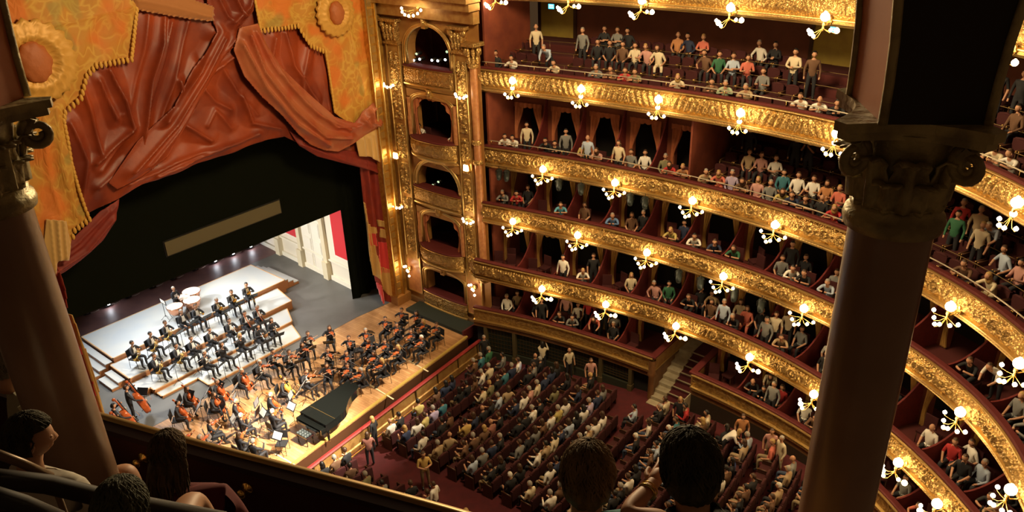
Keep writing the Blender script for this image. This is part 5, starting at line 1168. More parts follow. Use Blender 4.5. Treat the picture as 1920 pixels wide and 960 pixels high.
floor_person(1467, 822, 'stand', 'cream', 'grey', 1.0, 'grey-haired person in long cream coat standing by the wall below the lowest boxes', trou='tan', skirt=True)
floor_person(1360, 806, 'bend', 'white', 'blond', 3.6, 'blond person in white bending over the seats by the side aisle', hz=1.37, style='long')
floor_person(1276, 748, 'stand', 'black', 'blond', 2.0, 'blond person in black standing at the foot of the side stair', style='long')
floor_person(1394, 780, 'stand', 'orange', 'brown', 2.0, 'person in orange top at the wall of the lowest boxes', style='long')
# lit phone screens
for q, lab in (((987, 687), 'lit phone held up in the stalls near the side aisle'), ((838, 790), 'lit phone glowing in the stalls not far from the stage front'), ((1388, 875), 'lit phone glowing between two seated people at the rear of the stalls')):
    z = .5
    for _ in range(9): P = at(q, 2, z+.98); z = fz(P[1])
    m = MB(); m.box((0, 0, 0), (.11, .012, .17)); t = m.build('phone', BLACKM, None, tuple(P), 2.6); tag(t, lab, 'phone')
    m = MB(); m.box((0, -.009, 0), (.095, .006, .15)); m.build('screen', mat('lit_screen', (.45, .65, 1.0), .3, emit=7), t)
# ------------------------------------------------------------------ orchestra platforms
RTOP = mat('pale_riser_top', (.52, .53, .51), .5, var=(.7, (.42, .47, .52), .6)); RSIDE = mat('riser_side_wood', (.42, .17, .06), .5); REDGE = mat('riser_edge_wood', (.62, .36, .16), .5)
def platform(poly, z0, z1, label):
    c0 = np.mean(poly, 0); t = empty('platform', (c0[0], c0[1], z0), 0, label, 'platform'); p = [(x-c0[0], y-c0[1]) for x, y in poly]; h = z1-z0
    m = MB(); m.prism(p, h-.03, h); m.build('top_boards', RTOP, t); m = MB(); m.prism([(x*.999, y*.999) for x, y in p], 0, h-.032); m.build('side_boards', RSIDE, t)
    m = MB()
    for a, b2 in zip(p, p[1:]+p[:1]):
        a, b2 = np.array(a), np.array(b2); v = b2-a; L_ = np.linalg.norm(v); n_ = np.array([v[1], -v[0]])/L_; mid = (a+b2)/2
        m.box((mid[0], mid[1], h-.015), (L_+.05, .05, .04), math.atan2(v[1], v[0]))
    m.build('edge_trim', REDGE, t); return t
ZA, ZB, ZC, ZD = 1.85, 1.60, 1.36, 1.22
platform([(-4.4, 6.12), (5.5, 6.12), (5.5, 9.4), (-4.4, 9.4)], ZS, ZA, 'highest rear platform of the orchestra carrying the kettledrums')
platform([(-4.62, 4.2), (4.5, 4.2), (4.9, 6.08), (-4.62, 6.08)], ZS, ZB, 'second orchestra platform with the horns and trombones')
platform([(-4.75, 3.1), (-4.25, 3.1), (-4.25, 2.75), (3.4, 2.75), (4.1, 4.16), (-4.75, 4.16)], ZS, ZC, 'third orchestra platform with the woodwind players')
platform([(-4.2, 2.22), (-2.4, 2.22), (-2.4, 1.28), (2.8, 1.28), (3.3, 2.71), (-4.2, 2.71)], ZS, ZD, 'lowest orchestra platform with a stepped front edge')
for nm, x0, dx, y0, y1, n_, top in (('near end of the highest platform', -4.45, -.34, 6.2, 9.3, 3, ZA), ('near end of the second platform', -4.68, -.34, 4.6, 5.9, 2, ZB), ('far end of the highest platform', 5.55, .34, 6.4, 9.3, 3, ZA)):
    t = empty('wooden_steps', (x0, (y0+y1)/2, ZS), 0, 'small wooden steps with pale treads at the '+nm, 'steps'); H_ = top-ZS
    for i in range(n_):
        h = H_*(n_-i)/(n_+1); m = MB(); m.box((dx*(i+.5), 0, h/2-.02), (abs(dx)-.01, y1-y0, h-.04), mi=0); m.box((dx*(i+.5), 0, h-.02), (abs(dx), y1-y0+.02, .04), mi=1); m.build('tread', [RSIDE, RTOP], t)
# ------------------------------------------------------------------ instruments and furniture (prototypes, then copies)
VAR = mat('orange_varnish', (.50, .11, .025), .25, coat=.5, var=(12, (.40, .07, .02), .6)); VARY = mat('yellow_varnish', (.66, .34, .06), .25, coat=.5); VARD = mat('brown_varnish', (.30, .07, .02), .25, coat=.5)
EBONY = mat('ebony', (.012, .010, .010), .35); HORSE = mat('bow_hair', (.75, .68, .52), .6); SILVER = mat('silver', (.75, .75, .76), .2, 1.0)
def fiddle(name, L_, thick, mt, endpin=0):
    """body outline with upper and lower bouts, z up along the neck, front faces +y, origin at the lower end of the body"""
    t = bpy.data.objects.new(name, None); COL.objects.link(t); k = L_
    half = [(.0, 0), (.20, .01), (.27, .08), (.285, .2), (.25, .34), (.17, .42), (.155, .52), (.175, .60), (.22, .68), (.225, .80), (.17, .92), (.07, .98), (0, .99)]
    out = [(x*k, z*k) for x, z in half]+[(-x*k, z*k) for x, z in half[-2:0:-1]]; n_ = len(out)
    m = MB(); vs = []
    for s_, y in ((.94, -thick/2), (1.0, -thick*.36), (1.0, thick*.36), (.94, thick/2)): vs += [(x*s_, y, z*s_+k*.5*(1-s_)) for x, z in out]
    fs = [(r*n_+i, r*n_+(i+1) % n_, (r+1)*n_+(i+1) % n_, (r+1)*n_+i) for r in range(3) for i in range(n_)]
    vs += [(0, -thick*.72, k*.5), (0, thick*.72, k*.5)]; fs += [(i, 4*n_, (i+1) % n_) for i in range(n_)]+[(3*n_+i, 3*n_+(i+1) % n_, 4*n_+1) for i in range(n_)]
    m.add(vs, fs, 0, True); m.build('soundbox', mt, t)
    m = MB(); m.box((0, thick*.5+.02*k, 1.12*k), (.07*k, .03*k, .72*k)); m.build('fingerboard', EBONY, t); m = MB(); m.box((0, thick*.66, .22*k), (.08*k, .03*k, .26*k)); m.build('tailpiece', EBONY, t)
    m = MB(); m.tube([(0, thick*.3, .95*k), (0, thick*.35, 1.5*k)], [.045*k, .03*k], 6); m.sphere((0, thick*.15, 1.58*k), (.035*k, .07*k, .07*k), 8, 6)
    for s_ in (-1, 1): m.tube([(0, thick*.2, 1.50*k), (s_*.12*k, thick*.2, 1.51*k)], .014*k, 5)
    m.build('neck_and_scroll', mt, t)
    m = MB(); m.box((0, thick*.72+.02*k, .42*k), (.14*k, .02*k, .07*k)); m.build('bridge', REDGE, t)
    if endpin: m = MB(); m.tube([(0, 0, 0), (0, 0, -endpin)], .008, 5); m.build('endpin', STEEL, t)
    return proto(t)
def bow_mesh(L_):
    m = MB(); m.tube([(0, 0, 0), (L_*.5, 0, .018), (L_, 0, .0)], .008, 5, mi=0); m.box((L_*.5, 0, -.02), (L_*.96, .012, .006), mi=1); m.box((.05, 0, -.01), (.05, .014, .03), mi=0); return m.mesh('bow', [VARD, HORSE])
PV = {'violin': fiddle('violin', .36, .045, VAR), 'cello': fiddle('cello', .76, .14, VAR, .30), 'bass': fiddle('double_bass', 1.12, .24, VAR, .18), 'guitar': fiddle('cello', .76, .14, VARY, .30)}
for o in list(PV.values()): pass
BOW = {'violin': bow_mesh(.72), 'cello': bow_mesh(.72), 'bass': bow_mesh(.72)}
def horn_proto():
    t = bpy.data.objects.new('french_horn', None); COL.objects.link(t)
    for r, y in ((.15, 0), (.11, .03)):
        m = MB(); m.tube([(r*math.cos(a), y, r*math.sin(a)) for a in np.linspace(0, 2*PI, 22)], .012, 6); m.build('coiled_tube', BRASS, t)
    m = MB(); m.lathe([(.015, 0), (.03, .10), (.06, .18), (.15, .24), (.155, .245)], (.10, -.02, -.08), 16, M=Matrix.Rotation(math.radians(120), 3, 'Y')); m.build('bell', BRASS, t)
    m = MB()
    for i in range(3): m.tube([(-.03+i*.03, .03, -.05), (-.03+i*.03, .03, .05)], .012, 6)
    m.build('valve_group', BRASS, t); return proto(t)
def trombone_proto():
    t = bpy.data.objects.new('trombone', None); COL.objects.link(t)
    m = MB(); m.tube([(0, 0, 0), (0, .95, -.35), (0, 1.0, -.42), (0, .95, -.47), (0, -.05, -.1)], .012, 6); m.build('slide', BRASS, t)
    m = MB(); m.lathe([(.012, 0), (.02, .3), (.04, .42), (.11, .52)], (.08, -.1, 0), 14, M=Matrix.Rotation(math.radians(-100), 3, 'X')); m.tube([(.08, -.1, 0), (.08, -.22, .05), (0, -.22, 0), (0, 0, 0)], .012, 6); m.build('bell', BRASS, t); return proto(t)
def stick_proto(name, L_, r, mt, keys, bell=True):
    t = bpy.data.objects.new(name, None); COL.objects.link(t); m = MB(); m.tube([(0, 0, 0), (0, 0, -L_*.9), (0, 0, -L_)], [r, r*1.05, r*(2.0 if bell else 1)], 7); m.build('tube', mt, t)
    m = MB()
    for i in range(5): m.box((0, r+.004, -L_*(.25+.13*i)), (.02, .008, .018))
    m.build('keys', keys, t); return proto(t)
PV['horn'] = horn_proto(); PV['trombone'] = trombone_proto(); PV['clarinet'] = stick_proto('clarinet', .62, .013, EBONY, SILVER); PV['flute'] = stick_proto('flute', .64, .010, SILVER, SILVER, False); PV['bassoon'] = stick_proto('bassoon', 1.15, .028, VARD, SILVER, False)
def trumpet_proto():
    t = bpy.data.objects.new('trumpet', None); COL.objects.link(t); m = MB(); m.tube([(0, 0, 0), (0, .42, 0), (0, .46, -.05), (0, .42, -.1), (0, .12, -.1)], .008, 6); m.build('tube', BRASS, t)
    m = MB(); m.lathe([(.01, 0), (.02, .1), (.06, .16)], (0, .36, 0), 12, M=Matrix.Rotation(math.radians(-90), 3, 'X')); m.build('bell', BRASS, t); return proto(t)
PV['trumpet'] = trumpet_proto()
def mchair():
    t = bpy.data.objects.new('orchestra_chair', None); COL.objects.link(t)
    m = MB(); m.box((0, .0, .46), (.44, .42, .05)); m.build('seat', mat('black_seat_pad', (.022, .022, .024), .6), t)
    m = MB(); m.box((0, -.24, .76), (.42, .035, .34), M=Matrix.Rotation(.12, 3, 'X')); m.build('backrest', mat('black_seat_pad', (.022, .022, .024), .6), t)
    for x in (-.20, .20):
        m = MB(); m.tube([(x, -.26, .80), (x, -.20, .44), (x, -.24, 0)], .012, 5); m.build('leg', BLACKM, t)
        m = MB(); m.tube([(x, .19, .44), (x, .23, 0)], .012, 5); m.build('leg', BLACKM, t)
    return proto(t)
MCH = mchair()
def mstand():
    t = bpy.data.objects.new('music_stand', None); COL.objects.link(t)
    m = MB(); m.box((0, 0, 1.02), (.50, .012, .34), M=Matrix.Rotation(math.radians(-38), 3, 'X')); m.build('desk', BLACKM, t)
    m = MB(); m.box((0, -.115, .885), (.50, .06, .012)); m.build('ledge', BLACKM, t)
    m = MB(); m.tube([(0, .02, 1.0), (0, .02, .12)], .012, 6); m.build('pole', BLACKM, t)
    for a in (0, 2.094, 4.189):
        m = MB(); m.tube([(0, .02, .22), (.24*math.sin(a), .02+.24*math.cos(a), .01)], .010, 5); m.build('leg', BLACKM, t)
    return proto(t)
MST = mstand()
m = MB(); m.box((-.11, -.012, 1.02), (.21, .004, .29), M=Matrix.Rotation(math.radians(-38), 3, 'X')); m.box((.11, -.012, 1.02), (.21, .004, .29), M=Matrix.Rotation(math.radians(-38), 3, 'X'))
SHEET = m.mesh('sheet_music', mat('white_paper', (.85, .84, .80), .7))
PROTOS_USED = set()
def take(p):
    if p.name in PROTOS_USED: return copy_tree(p)
    PROTOS_USED.add(p.name); return p
PIANO_C = np.array([-.4, -4.6])
MUS = """247,644,B,horn,black;280,626,B,horn,black;308,605,B,horn,brown;335,582,B,none,grey;365,574,B,trumpet,brown;405,562,B,trombone,grey;433,547,B,trombone,brown;461,533,B,trombone,black;
293,671,C,horn,brown;335,651,C,horn,black;363,639,C,clarinet,brown;391,618,C,clarinet,black;435,604,C,clarinet,brown;461,586,C,bassoon,black;484,579,C,bassoon,grey;
388,665,D,flute,grey;426,652,D,flute,brown,f;461,635,D,flute,blond,f;495,618,D,clarinet,black,f;519,605,D,clarinet,brown,f;
575,624,S,violin,brown;616,613,S,violin,brown,f;653,632,S,violin,brown;685,618,S,violin,grey;690,636,S,violin,brown,f;722,596,S,violin,brown;753,580,S,violin,brown;781,585,S,violin,black,f;794,601,S,violin,blond,f;819,607,S,violin,brown;744,607,S,violin,brown;771,619,S,violin,brown;791,631,S,violin,white;722,638,S,violin,brown;747,649,S,violin,blond,f;649,660,S,violin,brown;702,660,S,violin,brown,f;717,674,S,violin,blond,f;652,683,S,violin,brown;613,654,S,violin,brown;611,683,S,violin,brown,f;555,649,S,violin,brown,f;571,696,S,violin,brown;678,692,S,violin,grey;
517,658,S,violin,black;525,711,S,guitar,brown;500,743,S,cello,white;509,773,S,violin,white;484,679,S,violin,white;446,695,S,cello,white;399,716,S,cello,grey;392,741,S,cello,brown,f;342,729,S,cello,brown,f;325,757,S,cello,black;434,755,S,cello,white;449,781,S,violin,white;390,791,S,violin,brown;396,840,S,violin,blond;372,822,S,violin,grey;446,816,S,violin,brown,f;473,829,S,violin,grey;337,819,S,violin,blond;540,655,S,violin,brown"""
BAS = "235,728,bass,brown;211,762,bass,black;206,787,bass,grey"
ZON = dict(A=ZA, B=ZB, C=ZC, D=ZD, S=ZS)
INW = {'violin': 'violinist', 'cello': 'cellist', 'guitar': 'cellist', 'horn': 'horn player', 'trombone': 'trombonist', 'trumpet': 'trumpeter', 'clarinet': 'clarinettist', 'flute': 'flautist', 'bassoon': 'bassoonist', 'none': 'player', 'bass': 'double bass player'}
INN = {'violin': 'violin', 'cello': 'cello', 'guitar': 'cello', 'horn': 'French horn', 'trombone': 'trombone', 'trumpet': 'trumpet', 'clarinet': 'clarinet', 'flute': 'flute', 'bassoon': 'bassoon', 'bass': 'double bass'}
INN['horn'] = 'brass horn'
recs = []
for s in MUS.replace('\n', '').split(';'):
    f = s.split(','); z = ZON[f[2]]; P = at((float(f[0]), float(f[1])), 2, z+1.21*1.07); recs.append([P[0], P[1], z, f[3], f[4], len(f) > 5])
for i in range(6):                      # ease neighbours apart
    for a in recs:
        for b2 in recs:
            if a is not b2 and a[2] == b2[2]:
                dx, dy = a[0]-b2[0], a[1]-b2[1]; d = math.hypot(dx, dy)
                if 0 < d < .78: k_ = (.78-d)/2/d; a[0] += dx*k_; a[1] += dy*k_; b2[0] -= dx*k_; b2[1] -= dy*k_
def ground(x, y):
    if -4.4 < x < 5.5 and 6.12 < y < 9.4: return ZA
    if -4.62 < x < 4.6 and 4.2 < y < 6.1: return ZB
    if -4.5 < x < 3.6 and 2.75 < y < 4.2: return ZC
    if -4.2 < x < 3.0 and (2.22 if x < -2.4 else 1.28) < y < 2.75: return ZD
    return ZS
for a in recs:
    if a[2] == ZB: a[0] = min(max(a[0], -4.2), 4.2); a[1] = min(max(a[1], 4.9), 5.75)
    elif a[2] == ZC: a[0] = min(max(a[0], -3.9), 3.1); a[1] = min(max(a[1], 3.4), 3.85)
    elif a[2] == ZD: a[0] = min(max(a[0], -2.0), 2.5); a[1] = min(max(a[1], 1.95), 2.4)
    elif ground(a[0], a[1]) > ZS or ground(a[0], a[1]+.35) > ZS: a[1] = .85 if a[0] > -2.6 else min(a[1], 1.75)
recs.sort(key=lambda r: math.hypot(r[0]-PIANO_C[0], r[1]-PIANO_C[1])); ic = {}
def loc_to(o, base, yaw, off, rz=0):
    ca, sa_ = math.cos(yaw), math.sin(yaw); o.location = (base[0]+off[0]*ca-off[1]*sa_, base[1]+off[0]*sa_+off[1]*ca, base[2]+off[2])
def euler_local(o, yaw, M): o.rotation_euler = (Matrix.Rotation(yaw, 3, 'Z') @ M).to_euler()
RX = lambda a: Matrix.Rotation(math.radians(a), 3, 'X'); RY = lambda a: Matrix.Rotation(math.radians(a), 3, 'Y'); RZ = lambda a: Matrix.Rotation(math.radians(a), 3, 'Z')
FDIR = (.1, -4.2)
def give(kind, base, yaw, who):
    k = {'guitar': 'cello'}.get(kind, kind); o = take(PV[kind]); 
    tag(o, f'{INN[kind]} held by the {who}', 'instrument'); o['category'] = INN[kind]
    if k == 'violin': loc_to(o, base, yaw, (-.06, .10, 1.06)); euler_local(o, yaw, RZ(22) @ RX(-82))
    elif k == 'cello': loc_to(o, base, yaw, (.0, .50, .36)); euler_local(o, yaw, RX(24))
    elif k == 'bass': loc_to(o, base, yaw, (.0, .62, .30)); euler_local(o, yaw, RX(18))
    elif k == 'horn': loc_to(o, base, yaw, (.06, .34, .84)); euler_local(o, yaw, RZ(15))
    elif k == 'trombone': loc_to(o, base, yaw, (.0, .17, 1.13)); euler_local(o, yaw, RX(0))
    elif k == 'trumpet': loc_to(o, base, yaw, (.0, .15, 1.13)); euler_local(o, yaw, RX(-8))
    elif k == 'flute': loc_to(o, base, yaw, (-.05, .17, 1.12)); euler_local(o, yaw, RZ(-12) @ RY(-88))
    elif k == 'clarinet': loc_to(o, base, yaw, (.0, .16, 1.12)); euler_local(o, yaw, RX(42))
    elif k == 'bassoon': loc_to(o, base, yaw, (.16, .30, 1.40)); euler_local(o, yaw, RY(14) @ RX(8))
    if k in BOW:
        b2 = inst('bow', BOW[k]); tag(b2, f'bow held by the {who}', 'bow')
        if k == 'violin': loc_to(b2, base, yaw, (.20, .40, 1.02)); euler_local(b2, yaw, RZ(195) @ RY(-12))
        elif k == 'cello': loc_to(b2, base, yaw, (.34, .70, .68)); euler_local(b2, yaw, RZ(178) @ RY(8))
        else: loc_to(b2, base, yaw, (.34, .82, .98)); euler_local(b2, yaw, RZ(178) @ RY(10))
first_m = {}
for r in recs:
    x, y, z, ins, hair, fem = r
    yaw = math.atan2(FDIR[1]-y, FDIR[0]-x)-PI/2
    if abs(y-FDIR[1]) < 3: pass
    ic[ins if ins != 'guitar' else 'cello'] = ic.get(ins if ins != 'guitar' else 'cello', 0)+1; n_ = ic[ins if ins != 'guitar' else 'cello']
    who = f'{onum(n_)} {INW[ins]} counted from the piano'
    kd = {'violin': 'violin', 'cello': 'cello', 'guitar': 'cello', 'horn': 'wind', 'trombone': 'wind', 'trumpet': 'wind', 'clarinet': 'wind', 'flute': 'flute', 'bassoon': 'wind', 'none': 'sit'}[ins]
    base = (x, y, z); me = person_mesh(kd, hair, 'long' if fem else 'short', 'dark', True, False, fem)
    o = inst('person', me, None, base, yaw, 1.07); tag(o, f'{hair}-haired {"long-haired " if fem and False else ""}{INW[ins]} in black, {onum(n_)} {INW[ins]} from the piano', 'person', 'orchestra players')
    t = take(MCH); t.location = base; t.rotation_euler = (0, 0, yaw); tag(t, f'black orchestra chair under the {who}', 'chair', 'orchestra chairs')
    if ins != 'none': give(ins, base, yaw, who)
    # a stand between desk partners
    cl = [q for q in recs if q is not r and q[3] == ins and math.hypot(q[0]-x, q[1]-y) < 1.0]
    if not (ins in ('violin', 'cello') and cl and n_ % 2 == 0):
        s_ = take(MST); loc_to(s_, base, yaw, (.38 if cl and ins in ('violin', 'cello') else 0, .98, 0)); s_.location.z = ground(s_.location.x, s_.location.y); s_.rotation_euler = (0, 0, yaw); tag(s_, f'black music stand before the {who}', 'music stand', 'music stands')
        sh = inst('sheet_music', SHEET); sh.location = s_.location; sh.rotation_euler = (0, 0, yaw); tag(sh, f'open white sheet music before the {who}', 'sheet music', 'open sheet music')
for i, s in enumerate(BAS.split(';')):
    f = s.split(','); P = at((float(f[0]), float(f[1])), 2, ZS+1.61*1.07); yaw = math.atan2(FDIR[1]-P[1], FDIR[0]-P[0])-PI/2+.5; base = (P[0], P[1], ZS)
    who = f'{onum(i+1)} double bass player from the backdrop'
    o = inst('person', person_mesh('bass', f[3], 'short', 'dark', True), None, base, yaw, 1.07); tag(o, f'{f[3]}-haired standing {who}', 'person', 'orchestra players'); give('bass', base, yaw, who)
    t = empty('bar_stool', tuple(np.array(base)+[-.28*-math.sin(yaw)*1.2*-1*-1, -.34*math.cos(yaw), 0]), yaw, f'bar stool behind the {who}', 'stool')
    m = MB(); m.lathe([(0, .72), (.17, .72), (.18, .75), (.17, .78), (0, .78)], n=14); m.build('seat', mat('cream_seat', (.6, .56, .45), .6), t)
    m = MB(); m.lathe([(.15, .28), (.16, .29), (.15, .30)], n=14); m.build('foot_ring', STEEL, t)
    for a in (.8, 2.4, 3.9, 5.5): m = MB(); m.tube([(.10*math.cos(a), .10*math.sin(a), .72), (.18*math.cos(a), .18*math.sin(a), 0)], .012, 5); m.build('leg', STEEL, t)
# empty chairs and cases
for i, (px, py, lb) in enumerate(((528, 830, 'beside the piano bench'), (704, 648, 'among the violins farther upstage'), (672, 655, 'between two violin desks'))):
    P = at((px, py), 2, ZS+.5); t = take(MCH); t.location = (P[0], P[1], ZS); t.rotation_euler = (0, 0, 2.2+i); tag(t, 'empty black orchestra chair '+lb, 'chair', 'orchestra chairs')
# kettledrums and their player
COP = mat('pink_copper', (.72, .34, .20), .25, .85); DRUMH = mat('drum_skin', (.74, .58, .48), .5)
for i, (q, r_) in enumerate((((358, 545), .46), ((359, 561), .43), ((327, 573), .40), ((343, 556), .34))):
    P = at(q, 2, ZA+.86); t = empty('kettledrum', (P[0], P[1], ZA), 0, 'copper kettledrum, '+('the largest, farthest upstage', 'second largest, beside the player', 'nearest the music desk', 'smallest, hidden between the others')[i], 'kettledrum')
    m = MB(); m.lathe([(.0, .30), (r_*.45, .34), (r_*.85, .52), (r_, .80)], n=24); m.build('copper_bowl', COP, t)
    m = MB(); m.lathe([(0, .845), (r_*.9, .845), (r_, .84)], n=24); m.build('drum_head', DRUMH, t)
    m = MB(); m.tube([((r_+.01)*math.cos(a), (r_+.01)*math.sin(a), .82) for a in np.linspace(0, 2*PI, 26)], .018, 6); m.build('rim', COP, t)
    for a in (.5, 2.6, 4.7): m = MB(); m.tube([((r_+.02)*math.cos(a), (r_+.02)*math.sin(a), .78), (r_*.6*math.cos(a), r_*.6*math.sin(a), .2), ((r_+.05)*math.cos(a), (r_+.05)*math.sin(a), 0)], .014, 5); m.build('leg', BLACKM, t)
P = at((324, 541), 2, ZA+1.61*.97); yaw = -.9*PI
o = inst('person', person_mesh('standfold', 'grey', 'short', 'dark', True), None, (P[0], P[1], ZA), yaw, .97); tag(o, 'grey-haired timpanist in black tailcoat standing behind the kettledrums', 'person', 'orchestra players')
P = at((305, 568), 2, ZA+.95); s_ = take(MST); s_.location = (P[0], P[1], ZA); s_.rotation_euler = (0, 0, 1.2); tag(s_, 'music stand beside the kettledrums', 'music stand', 'music stands')
sh = inst('sheet_music', SHEET); sh.location = s_.location; sh.rotation_euler = (0, 0, 1.2); tag(sh, 'open sheet music beside the kettledrums', 'sheet music', 'open sheet music')
for i, q in enumerate(((268, 738), (356, 742), (414, 725), (418, 763), (484, 775), (549, 697))):
    P = at(q, 2, ZS+.9); s_ = take(MST); s_.location = (P[0], P[1], ground(P[0], P[1])); s_.rotation_euler = (0, 0, -1.0-.3*i); tag(s_, f'free-standing black music stand, {onum(i+1)} of those in front of the platforms', 'music stand', 'music stands')
# ------------------------------------------------------------------ grand piano
pk0, pk1 = at((563, 774), 2, 2.07), at((603, 807), 2, 2.07); ta = at((649, 718), 2, 2.07)
e1 = (ta-pk0)[:2]; Lp = 2.74; e1 /= np.linalg.norm(e1); ang = math.atan2(e1[1], e1[0])
t = empty('grand_piano', (pk0[0], pk0[1], ZS), ang, 'closed black grand piano at the front edge of the stage', 'piano')
Wp = 1.57
# local x along the straight bass side towards the tail, local y negative = treble side
cr = [(0, 0), (Lp-.30, 0), (Lp-.08, -.07), (Lp, -.30), (Lp-.03, -.62), (Lp-.18, -.80), (2.2, -.88), (1.85, -1.0), (1.55, -1.2), (1.3, -1.4), (1.0, -1.54), (.6, -Wp), (0, -Wp)]
def smooth(p, it=2):
    for _ in range(it):
        q = [p[0]]
        for a, b2 in zip(p[:-1], p[1:]): q += [tuple(.75*np.array(a)+.25*np.array(b2)), tuple(.25*np.array(a)+.75*np.array(b2))]
        p = q+[p[-1]]
    return p
crs = [(0, 0)]+smooth(cr[1:-1], 2)+[(0, -Wp)]
m = MB(); m.prism(crs, .66, .98); m.build('rim', BLACKP, t)
lid = [(.52, .02)]+[(x+.02*(x > 1), y) for x, y in crs[1:-1] if x > .52]+[(.52, -Wp-.02)]
m = MB(); m.prism(lid, .985, 1.02); m.build('main_lid', BLACKP, t)
m = MB(); m.prism([(-.0, .02), (.505, .02), (.505, -Wp-.02), (-.0, -Wp-.02)], .985, 1.02); m.build('front_lid', BLACKP, t)
m = MB(); m.box((.513, -Wp/2, 1.022), (.018, Wp, .006)); m.build('lid_hinge', BRASS, t)
m = MB(); m.box((-.12, -Wp/2, .69), (.26, Wp, .10)); m.box((-.12, -.04, .78), (.26, .08, .20)); m.box((-.12, -Wp+.04, .78), (.26, .08, .20)); m.build('key_bed', BLACKP, t)
m = MB(); m.box((-.10, -Wp/2, .84), (.22, Wp-.18, .03), M=Matrix.Rotation(-.5, 3, 'Y')); m.build('fallboard', BLACKP, t)
for x, y in ((.15, -.12), (.15, -Wp+.12), (2.25, -.42)):
    m = MB(); m.lathe([(.05, .66), (.085, .60), (.09, .5), (.055, .42), (.065, .3), (.04, .12), (.05, .10)], (x, y, 0), 10); m.sphere((x, y, .05), (.03, .05, .05), 8, 6, mi=1); m.build('leg', [BLACKP, BRASS], t)
m = MB(); m.box((.25, -Wp/2, .38), (.05, .16, .5)); m.box((.22, -Wp/2, .12), (.12, .30, .06)); m.build('pedal_lyre', BLACKP, t)
for j in (-1, 0, 1): m = MB(); m.box((.12, -Wp/2+j*.08, .09), (.14, .03, .012)); m.build('pedal', BRASS, t)
P = at((571, 812), 2, ZS+.5); t = empty('piano_bench', (P[0], P[1], ZS), ang, 'black tufted piano bench between the piano and the cellos', 'bench')
m = MB(); m.box((0, 0, .44), (.38, .66, .07)); m.build('seat_frame', BLACKP, t)
for i in range(3):
    for j in range(4): pass
m = MB(); xs_, ys_ = np.linspace(-.18, .18, 25)[:, None], np.linspace(-.32, .32, 41)[None, :]
m.grid(np.stack([xs_+0*ys_, ys_+0*xs_, .48+.045*np.abs(np.cos(xs_*8.7*PI/ PI*1.0*2.9))*np.abs(np.cos(ys_*19.6))], -1), flip=False); m.build('tufted_cushion', mat('dark_grey_leather', (.05, .06, .06), .3), t)
for x in (-.15, .15):
    for y in (-.28, .28): m = MB(); m.tube([(x, y, .42), (x, y, 0)], [.028, .02], 6); m.build('leg', BLACKP, t)
# low box on the boards
P = at((485, 862), 2, ZS+.15); m = MB(); m.box((0, 0, .16), (.52, .42, .30), taper=.94); t = empty('stage_box_case', (P[0], P[1], ZS), .4, 'low black case on the boards at the near end of the stage', 'case'); m.build('body', BLACKM, t); m = MB(); m.tube([(-.1, 0, .31), (-.08, 0, .37), (.08, 0, .37), (.1, 0, .31)], .012, 5); m.build('handle', BLACKM, t)
